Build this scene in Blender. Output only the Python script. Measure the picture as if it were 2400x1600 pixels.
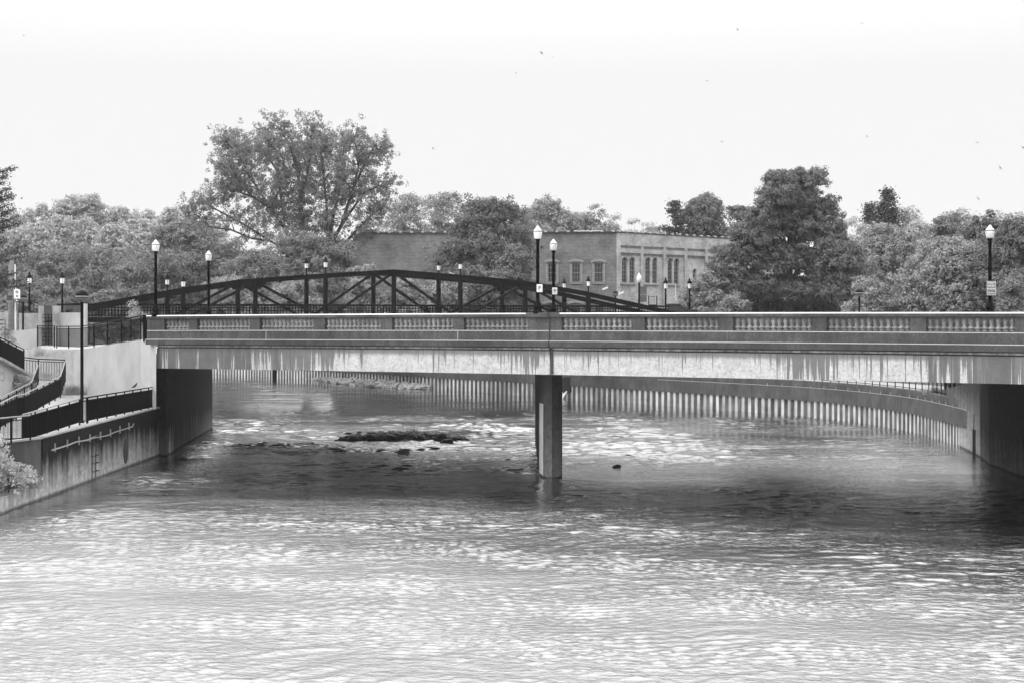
import bpy, math, random
import numpy as np
from mathutils import Vector, Matrix
for o in list(bpy.data.objects): bpy.data.objects.remove(o, do_unlink=True)
S = bpy.context.scene
COL = S.collection
R = math.radians
F, HY, EYE = 3600.0, 758.0, 7.06       # focal length in px of a 2400 px wide frame, horizon row, eye height above the water
# ------------------------------------------------------------------ camera
cd = bpy.data.cameras.new('camera'); cam = bpy.data.objects.new('camera', cd); COL.objects.link(cam)
cam.location = (0, 0, EYE); cam.rotation_euler = (R(90), 0, 0)
cd.sensor_width = 36; cd.lens = 36*F/2400; cd.shift_y = -(800-HY)/2400
cd.clip_start = 0.5; cd.clip_end = 5000
S.camera = cam
# ------------------------------------------------------------------ world, sun, exposure
SUN_EL, SUN_AZ = 46, 250
w = bpy.data.worlds.new('World'); S.world = w; w.use_nodes = True
nt = w.node_tree; nt.nodes.clear()
wo = nt.nodes.new('ShaderNodeOutputWorld'); bg = nt.nodes.new('ShaderNodeBackground')
sky = nt.nodes.new('ShaderNodeTexSky'); sky.sky_type = 'NISHITA'; sky.sun_disc = False
sky.sun_elevation = R(SUN_EL); sky.sun_rotation = R(SUN_AZ); sky.air_density = 1; sky.dust_density = 4
bw = nt.nodes.new('ShaderNodeRGBToBW')
mx = nt.nodes.new('ShaderNodeMix'); mx.data_type = 'FLOAT'; mx.inputs[0].default_value = 0.93
mx.inputs[3].default_value = 9.6        # the even grey-white cloud sheet that covers the sky
nt.links.new(sky.outputs[0], bw.inputs[0]); veil = nt.nodes.new('ShaderNodeMath'); veil.operation = 'MINIMUM'; veil.inputs[1].default_value = 11; nt.links.new(bw.outputs[0], veil.inputs[0]); nt.links.new(veil.outputs[0], mx.inputs[2])
tcw = nt.nodes.new('ShaderNodeTexCoord'); spw = nt.nodes.new('ShaderNodeSeparateXYZ'); nt.links.new(tcw.outputs['Generated'], spw.inputs[0])
grd = nt.nodes.new('ShaderNodeMapRange'); grd.clamp = True; nt.links.new(spw.outputs[2], grd.inputs[0])
for i_, q_ in zip((1,2,3,4), (0.16, .90, .84, 2.7)): grd.inputs[i_].default_value = q_      # an overcast sky brightens towards the zenith
mul = nt.nodes.new('ShaderNodeMath'); mul.operation = 'MULTIPLY'; nt.links.new(mx.outputs[0], mul.inputs[0]); nt.links.new(grd.outputs[0], mul.inputs[1])
nt.links.new(mul.outputs[0], bg.inputs[0]); bg.inputs[1].default_value = 0.12
nt.links.new(bg.outputs[0], wo.inputs[0])
sl = bpy.data.lights.new('sun', 'SUN'); sl.energy = 1.3; sl.angle = R(25); sl.color = (1, 1, 1)
so = bpy.data.objects.new('sun', sl); COL.objects.link(so)
so.rotation_euler = (R(90-SUN_EL), 0, R(180-SUN_AZ)); so.location = (0, 0, 80)
S.view_settings.view_transform = 'Standard'; S.view_settings.look = 'None'
S.view_settings.exposure = 0.0; S.view_settings.gamma = 1
S.cycles.max_bounces = 6; S.cycles.volume_bounces = 0; S.cycles.transparent_max_bounces = 16
# ------------------------------------------------------------------ helpers
def P(px, py, Y): return Vector(((px-1200)/F*Y, Y, EYE-(py-HY)*Y/F))
def ZP(py, Y): return EYE-(py-HY)*Y/F
def tag(o, label=None, cat=None, group=None, kind=None):
    if label: o['label'] = label
    if cat: o['category'] = cat
    if group: o['group'] = group
    if kind: o['kind'] = kind
    return o
def empty(name, loc, label=None, cat=None, group=None, rz=0):
    o = bpy.data.objects.new(name, None); COL.objects.link(o); o.location = loc; o.rotation_euler[2] = rz
    o.empty_display_size = .3
    return tag(o, label, cat, group)
class MB:
    def __init__(s): s.v = []; s.f = []; s.m = []; s.mi = 0
    def add(s, vs, fs):
        b = len(s.v); s.v += [tuple(x) for x in vs]
        for f in fs: s.f.append(tuple(b+i for i in f)); s.m.append(s.mi)
    def box(s, c, size, ax=None):
        c = Vector(c); a = ax or (Vector((1,0,0)), Vector((0,1,0)), Vector((0,0,1)))
        h = [x/2 for x in size]; vs = []
        for k in (-1,1):
            for j in (-1,1):
                for i in (-1,1): vs.append(c+a[0]*h[0]*i+a[1]*h[1]*j+a[2]*h[2]*k)
        s.add(vs, [(0,2,3,1),(4,5,7,6),(0,1,5,4),(2,6,7,3),(0,4,6,2),(1,3,7,5)])
    def beam(s, p, q, wd, ht, up=Vector((0,0,1))):
        p = Vector(p); q = Vector(q); d = q-p; L = d.length
        if L < 1e-6: return
        d.normalize(); x = d.cross(up)
        if x.length < 1e-4: x = d.cross(Vector((1,0,0)))
        x.normalize(); u = x.cross(d).normalized()
        s.box((p+q)/2, (wd, L, ht), (x, d, u))
    def tube(s, pts, rad, n=8):
        pts = [Vector(p) for p in pts]; rr = rad if isinstance(rad, (list, tuple)) else [rad]*len(pts)
        vs = []; fs = []; k = len(pts); ref = None
        for i, p in enumerate(pts):
            d = (pts[min(i+1,k-1)]-pts[max(i-1,0)]).normalized()
            if ref is None: ref = Vector((0,0,1)) if abs(d.z) < .9 else Vector((1,0,0))
            x = d.cross(ref).normalized(); y = x.cross(d).normalized(); ref = y
            for j in range(n):
                a = 2*math.pi*j/n; vs.append(p+(x*math.cos(a)+y*math.sin(a))*rr[i])
        for i in range(k-1):
            for j in range(n): fs.append((i*n+j, i*n+(j+1)%n, (i+1)*n+(j+1)%n, (i+1)*n+j))
        fs.append(tuple(range(n))[::-1]); fs.append(tuple((k-1)*n+j for j in range(n)))
        s.add(vs, fs)
    def lathe(s, prof, c=(0,0,0), n=14):
        vs = []; fs = []; k = len(prof)
        for r, z in prof:
            for j in range(n):
                a = 2*math.pi*(j+.5)/n; vs.append((c[0]+r*math.cos(a), c[1]+r*math.sin(a), c[2]+z))
        for i in range(k-1):
            for j in range(n): fs.append((i*n+j, i*n+(j+1)%n, (i+1)*n+(j+1)%n, (i+1)*n+j))
        fs.append(tuple(range(n))[::-1]); fs.append(tuple((k-1)*n+j for j in range(n)))
        s.add(vs, fs)
    def prism(s, poly, z0, z1):
        n = len(poly); g = lambda z, i: z[i] if isinstance(z, (list, tuple)) else z
        vs = [(p[0], p[1], g(z0, i)) for i, p in enumerate(poly)]+[(p[0], p[1], g(z1, i)) for i, p in enumerate(poly)]
        s.add(vs, [tuple(range(n))[::-1], tuple(range(n, 2*n))]+[(i, (i+1)%n, n+(i+1)%n, n+i) for i in range(n)])
    def build(s, name, mats, parent=None, smooth=False, origin=None):
        me = bpy.data.meshes.new(name)
        v = s.v
        if origin is not None: v = [(a[0]-origin[0], a[1]-origin[1], a[2]-origin[2]) for a in v]
        me.from_pydata(v, [], s.f)
        for m in (mats if isinstance(mats, (list, tuple)) else [mats]): me.materials.append(m)
        me.polygons.foreach_set('material_index', s.m)
        if smooth: me.polygons.foreach_set('use_smooth', [True]*len(s.f))
        me.update()
        o = bpy.data.objects.new(name, me); COL.objects.link(o)
        if origin is not None: o.location = origin
        if parent is not None: o.parent = parent
        return o
def reparent(o, root):
    o.parent = root; o.matrix_parent_inverse = Matrix.Translation(-root.location) @ Matrix.Identity(4) if root.rotation_euler[2] == 0 else root.matrix_basis.inverted()
    return o
def part(mb, name, mats, root, smooth=False):
    """mesh given in world coordinates, kept where it is under its thing"""
    o = mb.build(name, mats, None, smooth); return reparent(o, root)
def copy_tree(o, parent=None):
    c = o.copy(); COL.objects.link(c)
    if parent is not None: c.parent = parent; c.matrix_parent_inverse = o.matrix_parent_inverse.copy()
    for ch in list(o.children): copy_tree(ch, c)
    return c
# ------------------------------------------------------------------ materials
def base_mat(name):
    m = bpy.data.materials.new(name); m.use_nodes = True; n = m.node_tree
    return m, n, n.nodes['Principled BSDF']
def N(n, t, **k):
    x = n.nodes.new(t)
    for a, b in k.items(): setattr(x, a, b)
    return x
def mth(n, op, a, b=None, c=None, clamp=False):
    x = n.nodes.new('ShaderNodeMath'); x.operation = op; x.use_clamp = clamp
    for i, q in enumerate((a, b, c)):
        if q is None: continue
        if isinstance(q, (int, float)): x.inputs[i].default_value = q
        else: n.links.new(q, x.inputs[i])
    return x.outputs[0]
def noise(n, vec, scale, detail=4, rough=.55):
    x = N(n, 'ShaderNodeTexNoise'); x.inputs['Scale'].default_value = scale
    x.inputs['Detail'].default_value = detail; x.inputs['Roughness'].default_value = rough
    n.links.new(vec, x.inputs['Vector']); return x.outputs[0]
def coords(n, scl=(1,1,1), rz=0, loc=(0,0,0)):
    g = N(n, 'ShaderNodeNewGeometry'); m1 = N(n, 'ShaderNodeMapping'); m1.inputs['Rotation'].default_value = (0,0,rz)
    m1.inputs['Location'].default_value = loc
    n.links.new(g.outputs['Position'], m1.inputs['Vector'])
    m2 = N(n, 'ShaderNodeMapping'); m2.inputs['Scale'].default_value = scl
    n.links.new(m1.outputs[0], m2.inputs['Vector'])
    return m2.outputs[0], m1.outputs[0]
def ramp(n, val, a, b, va, vb):
    x = N(n, 'ShaderNodeMapRange'); x.clamp = True
    n.links.new(val, x.inputs[0])
    for i, q in zip((1,2,3,4), (a, b, va, vb)): x.inputs[i].default_value = q
    return x.outputs[0]
def bumpn(n, h, dist, strength=1.0):
    b = N(n, 'ShaderNodeBump'); b.inputs['Distance'].default_value = dist; b.inputs['Strength'].default_value = strength
    n.links.new(h, b.inputs['Height']); return b.outputs[0]
def mat(name, v, rough=.7, var=.2, scale=2.0, bump=0, spec=.5, streak=0, metal=0):
    m, n, p = base_mat(name); p.inputs['Roughness'].default_value = rough; p.inputs['Metallic'].default_value = metal
    p.inputs['Specular IOR Level'].default_value = spec
    vec, _ = coords(n); t = noise(n, vec, scale, 6, .6)
    val = ramp(n, t, .36, .64, v*(1-var), v*(1+var))
    if streak:
        v2, _ = coords(n, (1,1,.09)); s = noise(n, v2, 3.5, 5, .6)
        val = mth(n, 'MULTIPLY', val, ramp(n, s, .42, .66, 1, 1-streak))
    cb = N(n, 'ShaderNodeCombineColor'); [n.links.new(val, cb.inputs[i]) for i in range(3)]
    n.links.new(cb.outputs[0], p.inputs['Base Color'])
    if bump: n.links.new(bumpn(n, noise(n, vec, scale*6, 4), bump), p.inputs['Normal'])
    return m
BR = R(29.35)                            # how far the road bridge is turned from the picture plane
L0 = Vector((-19.06, 80.92, 0)); DU = Vector((.8716, -.4901, 0)); DV = Vector((.4901, .8716, 0))
def setcol(n, p, val):
    cb = N(n, 'ShaderNodeCombineColor'); [n.links.new(val, cb.inputs[i]) for i in range(3)]
    n.links.new(cb.outputs[0], p.inputs['Base Color'])
def fascia_mat():
    # pale painted beam with dark water stains that run down from its top edge
    m, n, p = base_mat('stained_beam'); p.inputs['Roughness'].default_value = .6
    vs, raw = coords(n, (1,1,1), BR)
    sep = N(n, 'ShaderNodeSeparateXYZ'); n.links.new(raw, sep.inputs[0])
    def sc(sx, sz, loc=(0,0,0)):
        q = N(n, 'ShaderNodeMapping'); q.inputs['Scale'].default_value = (sx, 0, sz); q.inputs['Location'].default_value = loc
        n.links.new(raw, q.inputs['Vector']); return q.outputs[0]
    down = mth(n, 'SUBTRACT', 5.82, sep.outputs[2])                       # metres below the top edge
    runs = noise(n, sc(7, .12), 1.0, 3, .7); runs2 = noise(n, sc(2.1, .05, (4,0,0)), 1.0, 4, .75)
    wide = noise(n, sc(.16, 0, (9,0,0)), 1.0, 2, .5)
    u = mth(n, 'ABSOLUTE', mth(n, 'SUBTRACT', sep.outputs[0], USH))
    ends = ramp(n, u, 11, 19.5, -.13, .155)
    leng = mth(n, 'MULTIPLY_ADD', mth(n, 'ADD', mth(n, 'SUBTRACT', runs, .495), mth(n, 'MULTIPLY', mth(n, 'SUBTRACT', wide, .45), .95)), 9.0, 0)
    drip = ramp(n, mth(n, 'SUBTRACT', mth(n, 'ADD', leng, mth(n, 'MULTIPLY', ends, 6)), down), -.12, .10, 0, 1)
    full = ramp(n, mth(n, 'ADD', mth(n, 'ADD', runs2, ends), mth(n, 'MULTIPLY', mth(n, 'SUBTRACT', wide, .5), .3)), .575, .61, 0, 1)
    st = mth(n, 'MAXIMUM', mth(n, 'MULTIPLY', drip, .9), full)
    ed = ramp(n, mth(n, 'SUBTRACT', down, mth(n, 'MULTIPLY', noise(n, sc(3,0), 1, 4, .8), .4)), -.05, .12, .75, 0)
    st = mth(n, 'MAXIMUM', st, ed)
    sp, _ = coords(n, (1,1,1)); spk = ramp(n, noise(n, sp, 9, 6, .75),   .46, .68, 0, .6)
    st = mth(n, 'MAXIMUM', st, spk)
    mot = ramp(n, noise(n, sp, 1.6, 8, .75), .3, .7, .70, 1.10)
    setcol(n, p, mth(n, 'MULTIPLY', mth(n, 'MULTIPLY_ADD', st, -.47, .60), mot))
    return m
USH = -32.8
def wet_conc(name, v, lo=.55, sx=1.6, rough=.5, thr=(.38,.68)):
    # damp dark concrete with vertical weather streaks along the bridge
    m, n, p = base_mat(name); p.inputs['Roughness'].default_value = rough
    vs, raw = coords(n, (1,1,1), BR)
    q = N(n, 'ShaderNodeMapping'); q.inputs['Scale'].default_value = (sx, .6, .22); n.links.new(raw, q.inputs['Vector'])
    a = ramp(n, noise(n, q.outputs[0], 1.3, 6, .65), thr[0], thr[1], 1.35, lo)
    q2 = N(n, 'ShaderNodeMapping'); q2.inputs['Scale'].default_value = (.25, .3, .8); n.links.new(raw, q2.inputs['Vector'])
    b = ramp(n, noise(n, q2.outputs[0], 1, 4, .6), .35, .65, .65, 1.35)
    c = ramp(n, noise(n, vs, 9, 7, .8), .38, .62, .62, 1.38)
    setcol(n, p, mth(n, 'MULTIPLY', mth(n, 'MULTIPLY', mth(n, 'MULTIPLY', a, b), c), v))
    n.links.new(bumpn(n, noise(n, vs, 18, 4), .01), p.inputs['Normal'])
    return m
def tide_mat(name, dark, light, zlo, zhi, sx=1.2):
    # river wall concrete: dark weathering running down, washed pale near the water
    m, n, p = base_mat(name); p.inputs['Roughness'].default_value = .8; p.inputs['Specular IOR Level'].default_value = .08
    vs, raw = coords(n, (sx, sx, .10)); sep = N(n, 'ShaderNodeSeparateXYZ'); n.links.new(raw, sep.inputs[0])
    s = noise(n, vs, 1.6, 6, .7)
    z = mth(n, 'ADD', sep.outputs[2], mth(n, 'MULTIPLY', mth(n, 'SUBTRACT', s, .5), 2.9))
    f = ramp(n, z, zlo, zhi, 1, 0)
    wl = ramp(n, sep.outputs[2], .05, .16, .25, 1)
    v2, _ = coords(n, (1,1,1)); c = ramp(n, noise(n, v2, 3, 8, .8), .36, .64, .6, 1.4)
    setcol(n, p, mth(n, 'MULTIPLY', mth(n, 'MULTIPLY', mth(n, 'MULTIPLY_ADD', f, light-dark, dark), c), wl))
    n.links.new(bumpn(n, noise(n, v2, 12, 5), .02), p.inputs['Normal'])
    return m
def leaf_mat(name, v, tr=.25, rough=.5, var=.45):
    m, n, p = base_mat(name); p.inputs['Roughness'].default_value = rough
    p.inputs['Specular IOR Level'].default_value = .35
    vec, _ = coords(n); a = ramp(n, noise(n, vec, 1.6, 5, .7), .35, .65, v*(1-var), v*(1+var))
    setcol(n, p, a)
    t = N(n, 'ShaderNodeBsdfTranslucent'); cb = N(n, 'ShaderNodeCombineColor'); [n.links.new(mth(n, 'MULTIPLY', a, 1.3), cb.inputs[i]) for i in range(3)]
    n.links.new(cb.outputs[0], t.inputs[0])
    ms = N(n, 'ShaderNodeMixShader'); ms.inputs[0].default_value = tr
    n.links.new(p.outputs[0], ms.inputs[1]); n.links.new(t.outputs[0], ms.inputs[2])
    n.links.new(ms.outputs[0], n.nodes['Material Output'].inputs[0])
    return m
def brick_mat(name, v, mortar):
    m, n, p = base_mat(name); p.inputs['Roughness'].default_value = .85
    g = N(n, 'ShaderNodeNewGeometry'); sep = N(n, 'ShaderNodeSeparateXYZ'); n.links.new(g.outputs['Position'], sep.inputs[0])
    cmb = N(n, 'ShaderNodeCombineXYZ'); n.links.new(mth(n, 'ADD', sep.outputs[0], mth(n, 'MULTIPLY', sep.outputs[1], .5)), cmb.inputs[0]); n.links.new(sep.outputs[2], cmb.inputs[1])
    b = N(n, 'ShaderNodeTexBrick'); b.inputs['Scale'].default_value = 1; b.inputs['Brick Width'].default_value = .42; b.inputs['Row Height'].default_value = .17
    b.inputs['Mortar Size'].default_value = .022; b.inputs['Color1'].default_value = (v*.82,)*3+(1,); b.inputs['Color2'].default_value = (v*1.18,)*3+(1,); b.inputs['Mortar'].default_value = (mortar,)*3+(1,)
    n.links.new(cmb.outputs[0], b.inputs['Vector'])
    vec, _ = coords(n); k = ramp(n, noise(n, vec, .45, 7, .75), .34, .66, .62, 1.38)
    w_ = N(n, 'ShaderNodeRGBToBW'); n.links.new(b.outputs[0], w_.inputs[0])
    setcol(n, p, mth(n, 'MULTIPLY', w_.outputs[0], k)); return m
def water_mat():
    m, n, p = base_mat('river_water')
    p.inputs['Base Color'].default_value = (.52, .52, .52, 1); p.inputs['Metallic'].default_value = 1; p.inputs['Roughness'].default_value = .06
    p.inputs['IOR'].default_value = 1.33
    v1, raw = coords(n, (.8, 1.2, 1), R(8))
    q = N(n, 'ShaderNodeMapping'); q.inputs['Scale'].default_value = (.05, .12, 1); n.links.new(raw, q.inputs['Vector'])
    amp = ramp(n, noise(n, q.outputs[0], 1, 5, .65), .35, .65, .35, 1.2)
    s3 = N(n, 'ShaderNodeSeparateXYZ'); g3 = N(n, 'ShaderNodeNewGeometry'); n.links.new(g3.outputs['Position'], s3.inputs[0]); amp = mth(n, 'MULTIPLY', amp, ramp(n, s3.outputs[1], 115, 132, 1, .2))
    h = mth(n, 'MULTIPLY', mth(n, 'ADD', mth(n, 'MULTIPLY', noise(n, v1, 4.5, 3, .6), .045), mth(n, 'MULTIPLY', noise(n, v1, 12, 3, .6), .014)), amp)
    n.links.new(bumpn(n, h, 1.0), p.inputs['Normal'])
    g2 = N(n, 'ShaderNodeNewGeometry'); s2 = N(n, 'ShaderNodeSeparateXYZ'); n.links.new(g2.outputs['Position'], s2.inputs[0])
    yy = mth(n, 'ADD', mth(n, 'MULTIPLY_ADD', s2.outputs[0], .55, s2.outputs[1]), mth(n, 'MULTIPLY', mth(n, 'SUBTRACT', amp, .8), 10)); n.links.new(ramp(n, yy, 40, 58, .24, .05), p.inputs['Roughness'])   # wind ruffled water downstream
    return m
M = dict(
 fascia=None, coping=wet_conc('coping_concrete', .06, .6, 1.2), panel=wet_conc('parapet_concrete', .05, .55, 1.6),
 band=wet_conc('ledge_concrete', .04, .6, 2.0), balus=wet_conc('baluster_concrete', .20, .7, 3, .45), ledge=wet_conc('lower_ledge', .22, .35, 3.5),
 white=mat('white_paint', .46, .6, .10, 1.2, 0, .4, .05), pale=mat('pale_concrete', .34, .7, .18, 1.5, .01, .4, .25), paint2=mat('cream_wall', .38, .7, .12, .7, .01, .4, .05),
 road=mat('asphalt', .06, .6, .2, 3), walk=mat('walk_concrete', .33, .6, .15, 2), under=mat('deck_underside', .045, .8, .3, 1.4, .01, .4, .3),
 black=mat('black_painted_metal', .003, .5, .3, 5, 0, .06), iron=mat('truss_paint', .004, .6, .3, 3, 0, .12), bright=mat('worn_rail_metal', .30, .35, .2, 6, 0, .6),
 wall=tide_mat('river_wall_concrete', .014, .36, .2, 1.6), abut=tide_mat('abutment_concrete', .022, .20, -.6, 1.6, .9), wing=tide_mat('stained_wing_concrete', .05, .36, .4, 3.4, 3.0),
 pier=tide_mat('pier_concrete', .035, .12, -.5, 3.2, 2.0), cap=mat('wall_cap_concrete', .07, .7, .3, .8, .01, .4, .3), pile_lit=mat('sheet_pile_lit', .52, .7, .30, .6, 0, .1, .45), pile_shaded=mat('sheet_pile_shaded', .20, .8, .35, .7, 0, .1, .4),
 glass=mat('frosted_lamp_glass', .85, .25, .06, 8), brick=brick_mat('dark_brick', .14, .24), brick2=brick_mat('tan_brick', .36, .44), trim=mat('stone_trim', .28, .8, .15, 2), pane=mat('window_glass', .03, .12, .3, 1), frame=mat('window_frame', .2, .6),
 signw=mat('sign_white', .85, .4, .02), signd=mat('sign_ink', .03, .5), signg=mat('sign_grey', .20, .5, .1), rock=mat('river_rock', .03, .5, .5, 4, .03), rubble=mat('pale_rubble', .28, .8, .5, 5, .02), bark=mat('bark', .045, .9, .3, 4, .02), wood=mat('weathered_pole', .16, .9, .25, 6),
 land=mat('ground_cover', .10, .95, .4, .8), grass=mat('grass', .07, .95, .4, 2.5, .05), banner=mat('banner_cloth', .10, .8, .1), bird=mat('bird_feathers', .05, .7), foam=mat('ladder_rust', .025, .8))
USH = -32.8
M["fascia"] = fascia_mat(); M["water"] = water_mat()
LF = dict(dark=leaf_mat('dark_leaves', .15, var=.6), mid=leaf_mat('mid_leaves', .19), light=leaf_mat('light_leaves', .27), pale=leaf_mat('pale_leaves', .20), far=leaf_mat('hazed_leaves', .42), needle=leaf_mat('needles', .07, .1), cotton=leaf_mat('cottonwood_leaves', .22, .4), bush=leaf_mat('bush_leaves', .42, .3))  # the far leaves carry distance haze in their pale colour
# ------------------------------------------------------------------ water, land, hill
mb = MB(); mb.add([(-300,4,-.3),(300,4,-.3),(300,420,-.3),(-300,420,-.3)], [(0,1,2,3)])
tag(mb.build('water_beyond', M['water']), kind='structure')
def smooth_noise(X, Y, sx, sy, seed):
    g = np.random.default_rng(seed); o = np.zeros_like(X)
    for i in range(14):
        a = g.uniform(0, 2*np.pi); k = g.uniform(.5, 1.6); o += np.sin(2*np.pi*k*(X/sx*np.cos(a)+Y/sy*np.sin(a))+g.uniform(0, 6.28))
    return o/np.sqrt(7)
def water_sheet(name, xs, ys, fine):
    X, Y = np.meshgrid(xs, ys); g = np.random.default_rng(4); Z = np.zeros_like(X)
    Xw = X+.35*smooth_noise(X, Y, 9, 14, 1); Yw = Y+.4*smooth_noise(X, Y, 11, 9, 2)
    for i in range(70):
        lam = .46*(4.0 ** g.random()); a = g.normal(np.pi/2+.12, .55); st_ = .0185*(1.2 if lam < 1.0 else .55)
        Z += st_*lam/(2*np.pi)*np.sin(2*np.pi/lam*(Xw*np.cos(a)+Yw*np.sin(a))+g.uniform(0, 6.28))*1.41
    lane = 1+.32*smooth_noise(X, Y, 9, 30, 7)+.25*smooth_noise(X, Y, 26, 8, 8); lane = np.clip(lane, .25, 2)
    wob = Y+4*smooth_noise(X, Y, 16, 14, 9)
    rif = np.interp(wob+.55*X, [34,45,52,58], [.26,.24,.32,.42])*np.interp(wob, [75,84,112,128], [1,2.3,2.2,.32])   # shallow riffle beyond the bridge
    rif *= np.where(Y > 70, np.interp(X, [8,14], [1,.6]), 1)
    Z *= lane*rif
    if fine:                                 # short ripples, resolved only on the near sheet
        g = np.random.default_rng(14); S_ = np.zeros_like(X)
        for i in range(46):
            lam = .19*(2.3 ** g.random()); a = g.normal(np.pi/2+.1, .75)
            S_ += .0195*lam/(2*np.pi)*np.sin(2*np.pi/lam*(Xw*np.cos(a)+Yw*np.sin(a))+g.uniform(0, 6.28))*1.41
        gust = np.clip(.9+.2*smooth_noise(X, Y, 5, 4, 21)+.17*smooth_noise(X, Y, 14, 5, 22), .3, 1.6)
        Z += S_*gust*np.interp(Y+.55*X, [40,52,60], [1,.8,0])*np.clip((59.5-Y)/5, 0, 1)
    Z += .012*smooth_noise(X, Y, 10, 6, 12)
    Z += .05*np.exp(-((X-1.8)/1.3)**2-((Y-69.0)/.7)**2)        # water heaped against the pier nose
    for sg in (-1, 1): d = (X-1.8)-sg*(69-Y)*.55; Z += np.where(Y < 69, .035*np.exp(-(d/.5)**2)*np.exp(-(69-Y)/9), 0)    # wake
    ny, nx = X.shape; V = np.stack([X, Y, Z], -1).reshape(-1, 3).astype(np.float32)
    i = np.arange(nx*ny).reshape(ny, nx); Fq = np.stack([i[:-1,:-1], i[:-1,1:], i[1:,1:], i[1:,:-1]], -1).reshape(-1, 4).astype(np.int32)
    me = bpy.data.meshes.new(name); me.vertices.add(len(V)); me.vertices.foreach_set('co', V.ravel()); me.loops.add(Fq.size); me.loops.foreach_set('vertex_index', Fq.ravel())
    me.polygons.add(len(Fq)); me.polygons.foreach_set('loop_start', np.arange(0, Fq.size, 4, dtype=np.int32)); me.polygons.foreach_set('loop_total', np.full(len(Fq), 4, dtype=np.int32)); me.polygons.foreach_set('use_smooth', np.ones(len(Fq), dtype=bool))
    me.materials.append(M['water']); me.update(calc_edges=True); o = bpy.data.objects.new(name, me); COL.objects.link(o); tag(o, kind='structure')
water_sheet('water', np.arange(-50, 34, .16), 60+np.arange(0, 172, .16), False)
water_sheet('water_near', np.arange(-24, 28, .075), np.linspace(24, 60, 481), True)
rb = [(2294.6,1071),(2275.6,1056.5),(2223,1037),(2164,1018),(2105,1005),(2017,990.5),(1900,976),(1620,954.5),(1337,934),(1255,927),(1020,911),(745,890.5),(495,874.5)]
RB = [Vector(((x-1200)/F*(25416/(y-HY)), 25416/(y-HY), 0)) for x, y in rb]
RB[0] = Vector((25.1, 83.0, 0))
RB.append(Vector((-75, 248, 0))); RB.append(Vector((-140, 285, 0)))
def offset(path, d):
    out = []
    for i, p in enumerate(path):
        t = (path[min(i+1, len(path)-1)]-path[max(i-1, 0)]).normalized(); out.append(p+Vector((t.y, -t.x, 0))*d)
    return out
# land right of the river: low promenade, grass bank, then the town level
def smooth_path(path, it=2):
    for _ in range(it):
        q = [path[0]]
        for a, b in zip(path, path[1:]): q += [a.lerp(b,.25), a.lerp(b,.75)]
        q.append(path[-1]); path = q
    return path
RS = smooth_path(RB); k0 = next(i for i, p in enumerate(RS) if p.y > 97.5)
pr = offset(RS, .5); pr2 = offset(RS, 6); pr3 = offset(RS, 13)
def strip(a, za, b, zb):
    m_ = MB(); n_ = len(a)
    m_.add([(p.x, p.y, za) for p in a]+[(p.x, p.y, zb) for p in b], [(i, n_+i, n_+i+1, i+1) for i in range(n_-1)])
    return m_
start = [Vector((26.9, 97, 0))]
tag(strip(pr[k0:], 2.55, pr2[k0:], 2.6).build('promenade', M['walk']), kind='structure')
tag(strip(pr2[k0-2:], 2.6, pr3[k0-2:], 6.2).build('bank_slope', M['grass']), kind='structure')
mb = MB(); a = pr3[k0-2:]; n_ = len(a); mb.add([(p.x, p.y, 6.2) for p in a]+[(-160, 1000, 6.2), (700, 1000, 6.2), (700, 100, 6.2)], [tuple(range(n_+3))])
tag(mb.build('ground', M['land']), kind='structure')
mb = MB(); mb.prism([(27.2,40),(700,40),(700,59.9),(700,110),(46,96),(31,82),(27.2,80)], -1, 6.15)
tag(mb.build('ground_right', M['land']), kind='structure')
LB = [Vector(p) for p in ((-20.9,106,0),(-24,112,0),(-34,122,0),(-56,144,0),(-95,180,0),(-150,225,0),(-260,270,0))]
mb = MB(); poly = [(p.x, p.y) for p in LB]+[(-700, 280), (-700, 98.2), (-33, 98.2), (-25.7, 91.4), (-19.5, 82.2)]
mb.prism(poly, -1, 5.4); tag(mb.build('ground_left', M['walk']), kind='structure')
mb = MB(); mb.add([(-700,280,5.2),(-250,268,5.2),(-140,284,5.2),(-140,1000,5.2),(-700,1000,5.2)], [(0,1,2,3,4)])
tag(mb.build('ground_far', M['land']), kind='structure')
mb = MB(); nx, ny = 60, 24
vs = []
for j in range(ny):
    for i in range(nx):
        x = -330+i*9; y = 290+j*13
        h = 4+ 18*max(0, min(1, (y-300)/110))*math.exp(-((x+105)/85)**2)+ 7*max(0, min(1, (y-320)/90))
        vs.append((x, y, h+1.2*math.sin(x*.07)*math.cos(y*.05)))
mb.add(vs, [(j*nx+i, j*nx+i+1, (j+1)*nx+i+1, (j+1)*nx+i) for j in range(ny-1) for i in range(nx-1)])
tag(mb.build('hill', M['grass'], smooth=True), kind='structure')
def hill_z(x, y): return 4+ 18*max(0, min(1, (y-300)/110))*math.exp(-((x+105)/85)**2)+ 7*max(0, min(1, (y-320)/90))
# ------------------------------------------------------------------ road bridge
def camber(u): return .05*max(-1.5, 1-((u-23.5)/23.5)**2)
def B(u, v, z): p = L0+DU*u+DV*v; return (p.x, p.y, z+camber(u))
def upx(px, v=0):       # position along the bridge of a sight line through column px
    k = (px-1200)/F; o = L0+DV*v; return (k*o.y-o.x)/(DU.x-k*DU.y)
def bprof(m_, u0, u1, prof, seg=1.5):
    """prof: closed (v,z) loop swept along the bridge"""
    n = max(1, int((u1-u0)/seg)); k = len(prof); vs = []; fs = []
    for i in range(n+1):
        u = u0+(u1-u0)*i/n
        for v, z in prof: vs.append(B(u, v, z))
    for i in range(n):
        for j in range(k): fs.append((i*k+j, (i+1)*k+j, (i+1)*k+(j+1)%k, i*k+(j+1)%k))
    fs.append(tuple(range(k))[::-1]); fs.append(tuple(n*k+j for j in range(k))); m_.add(vs, fs)
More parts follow.
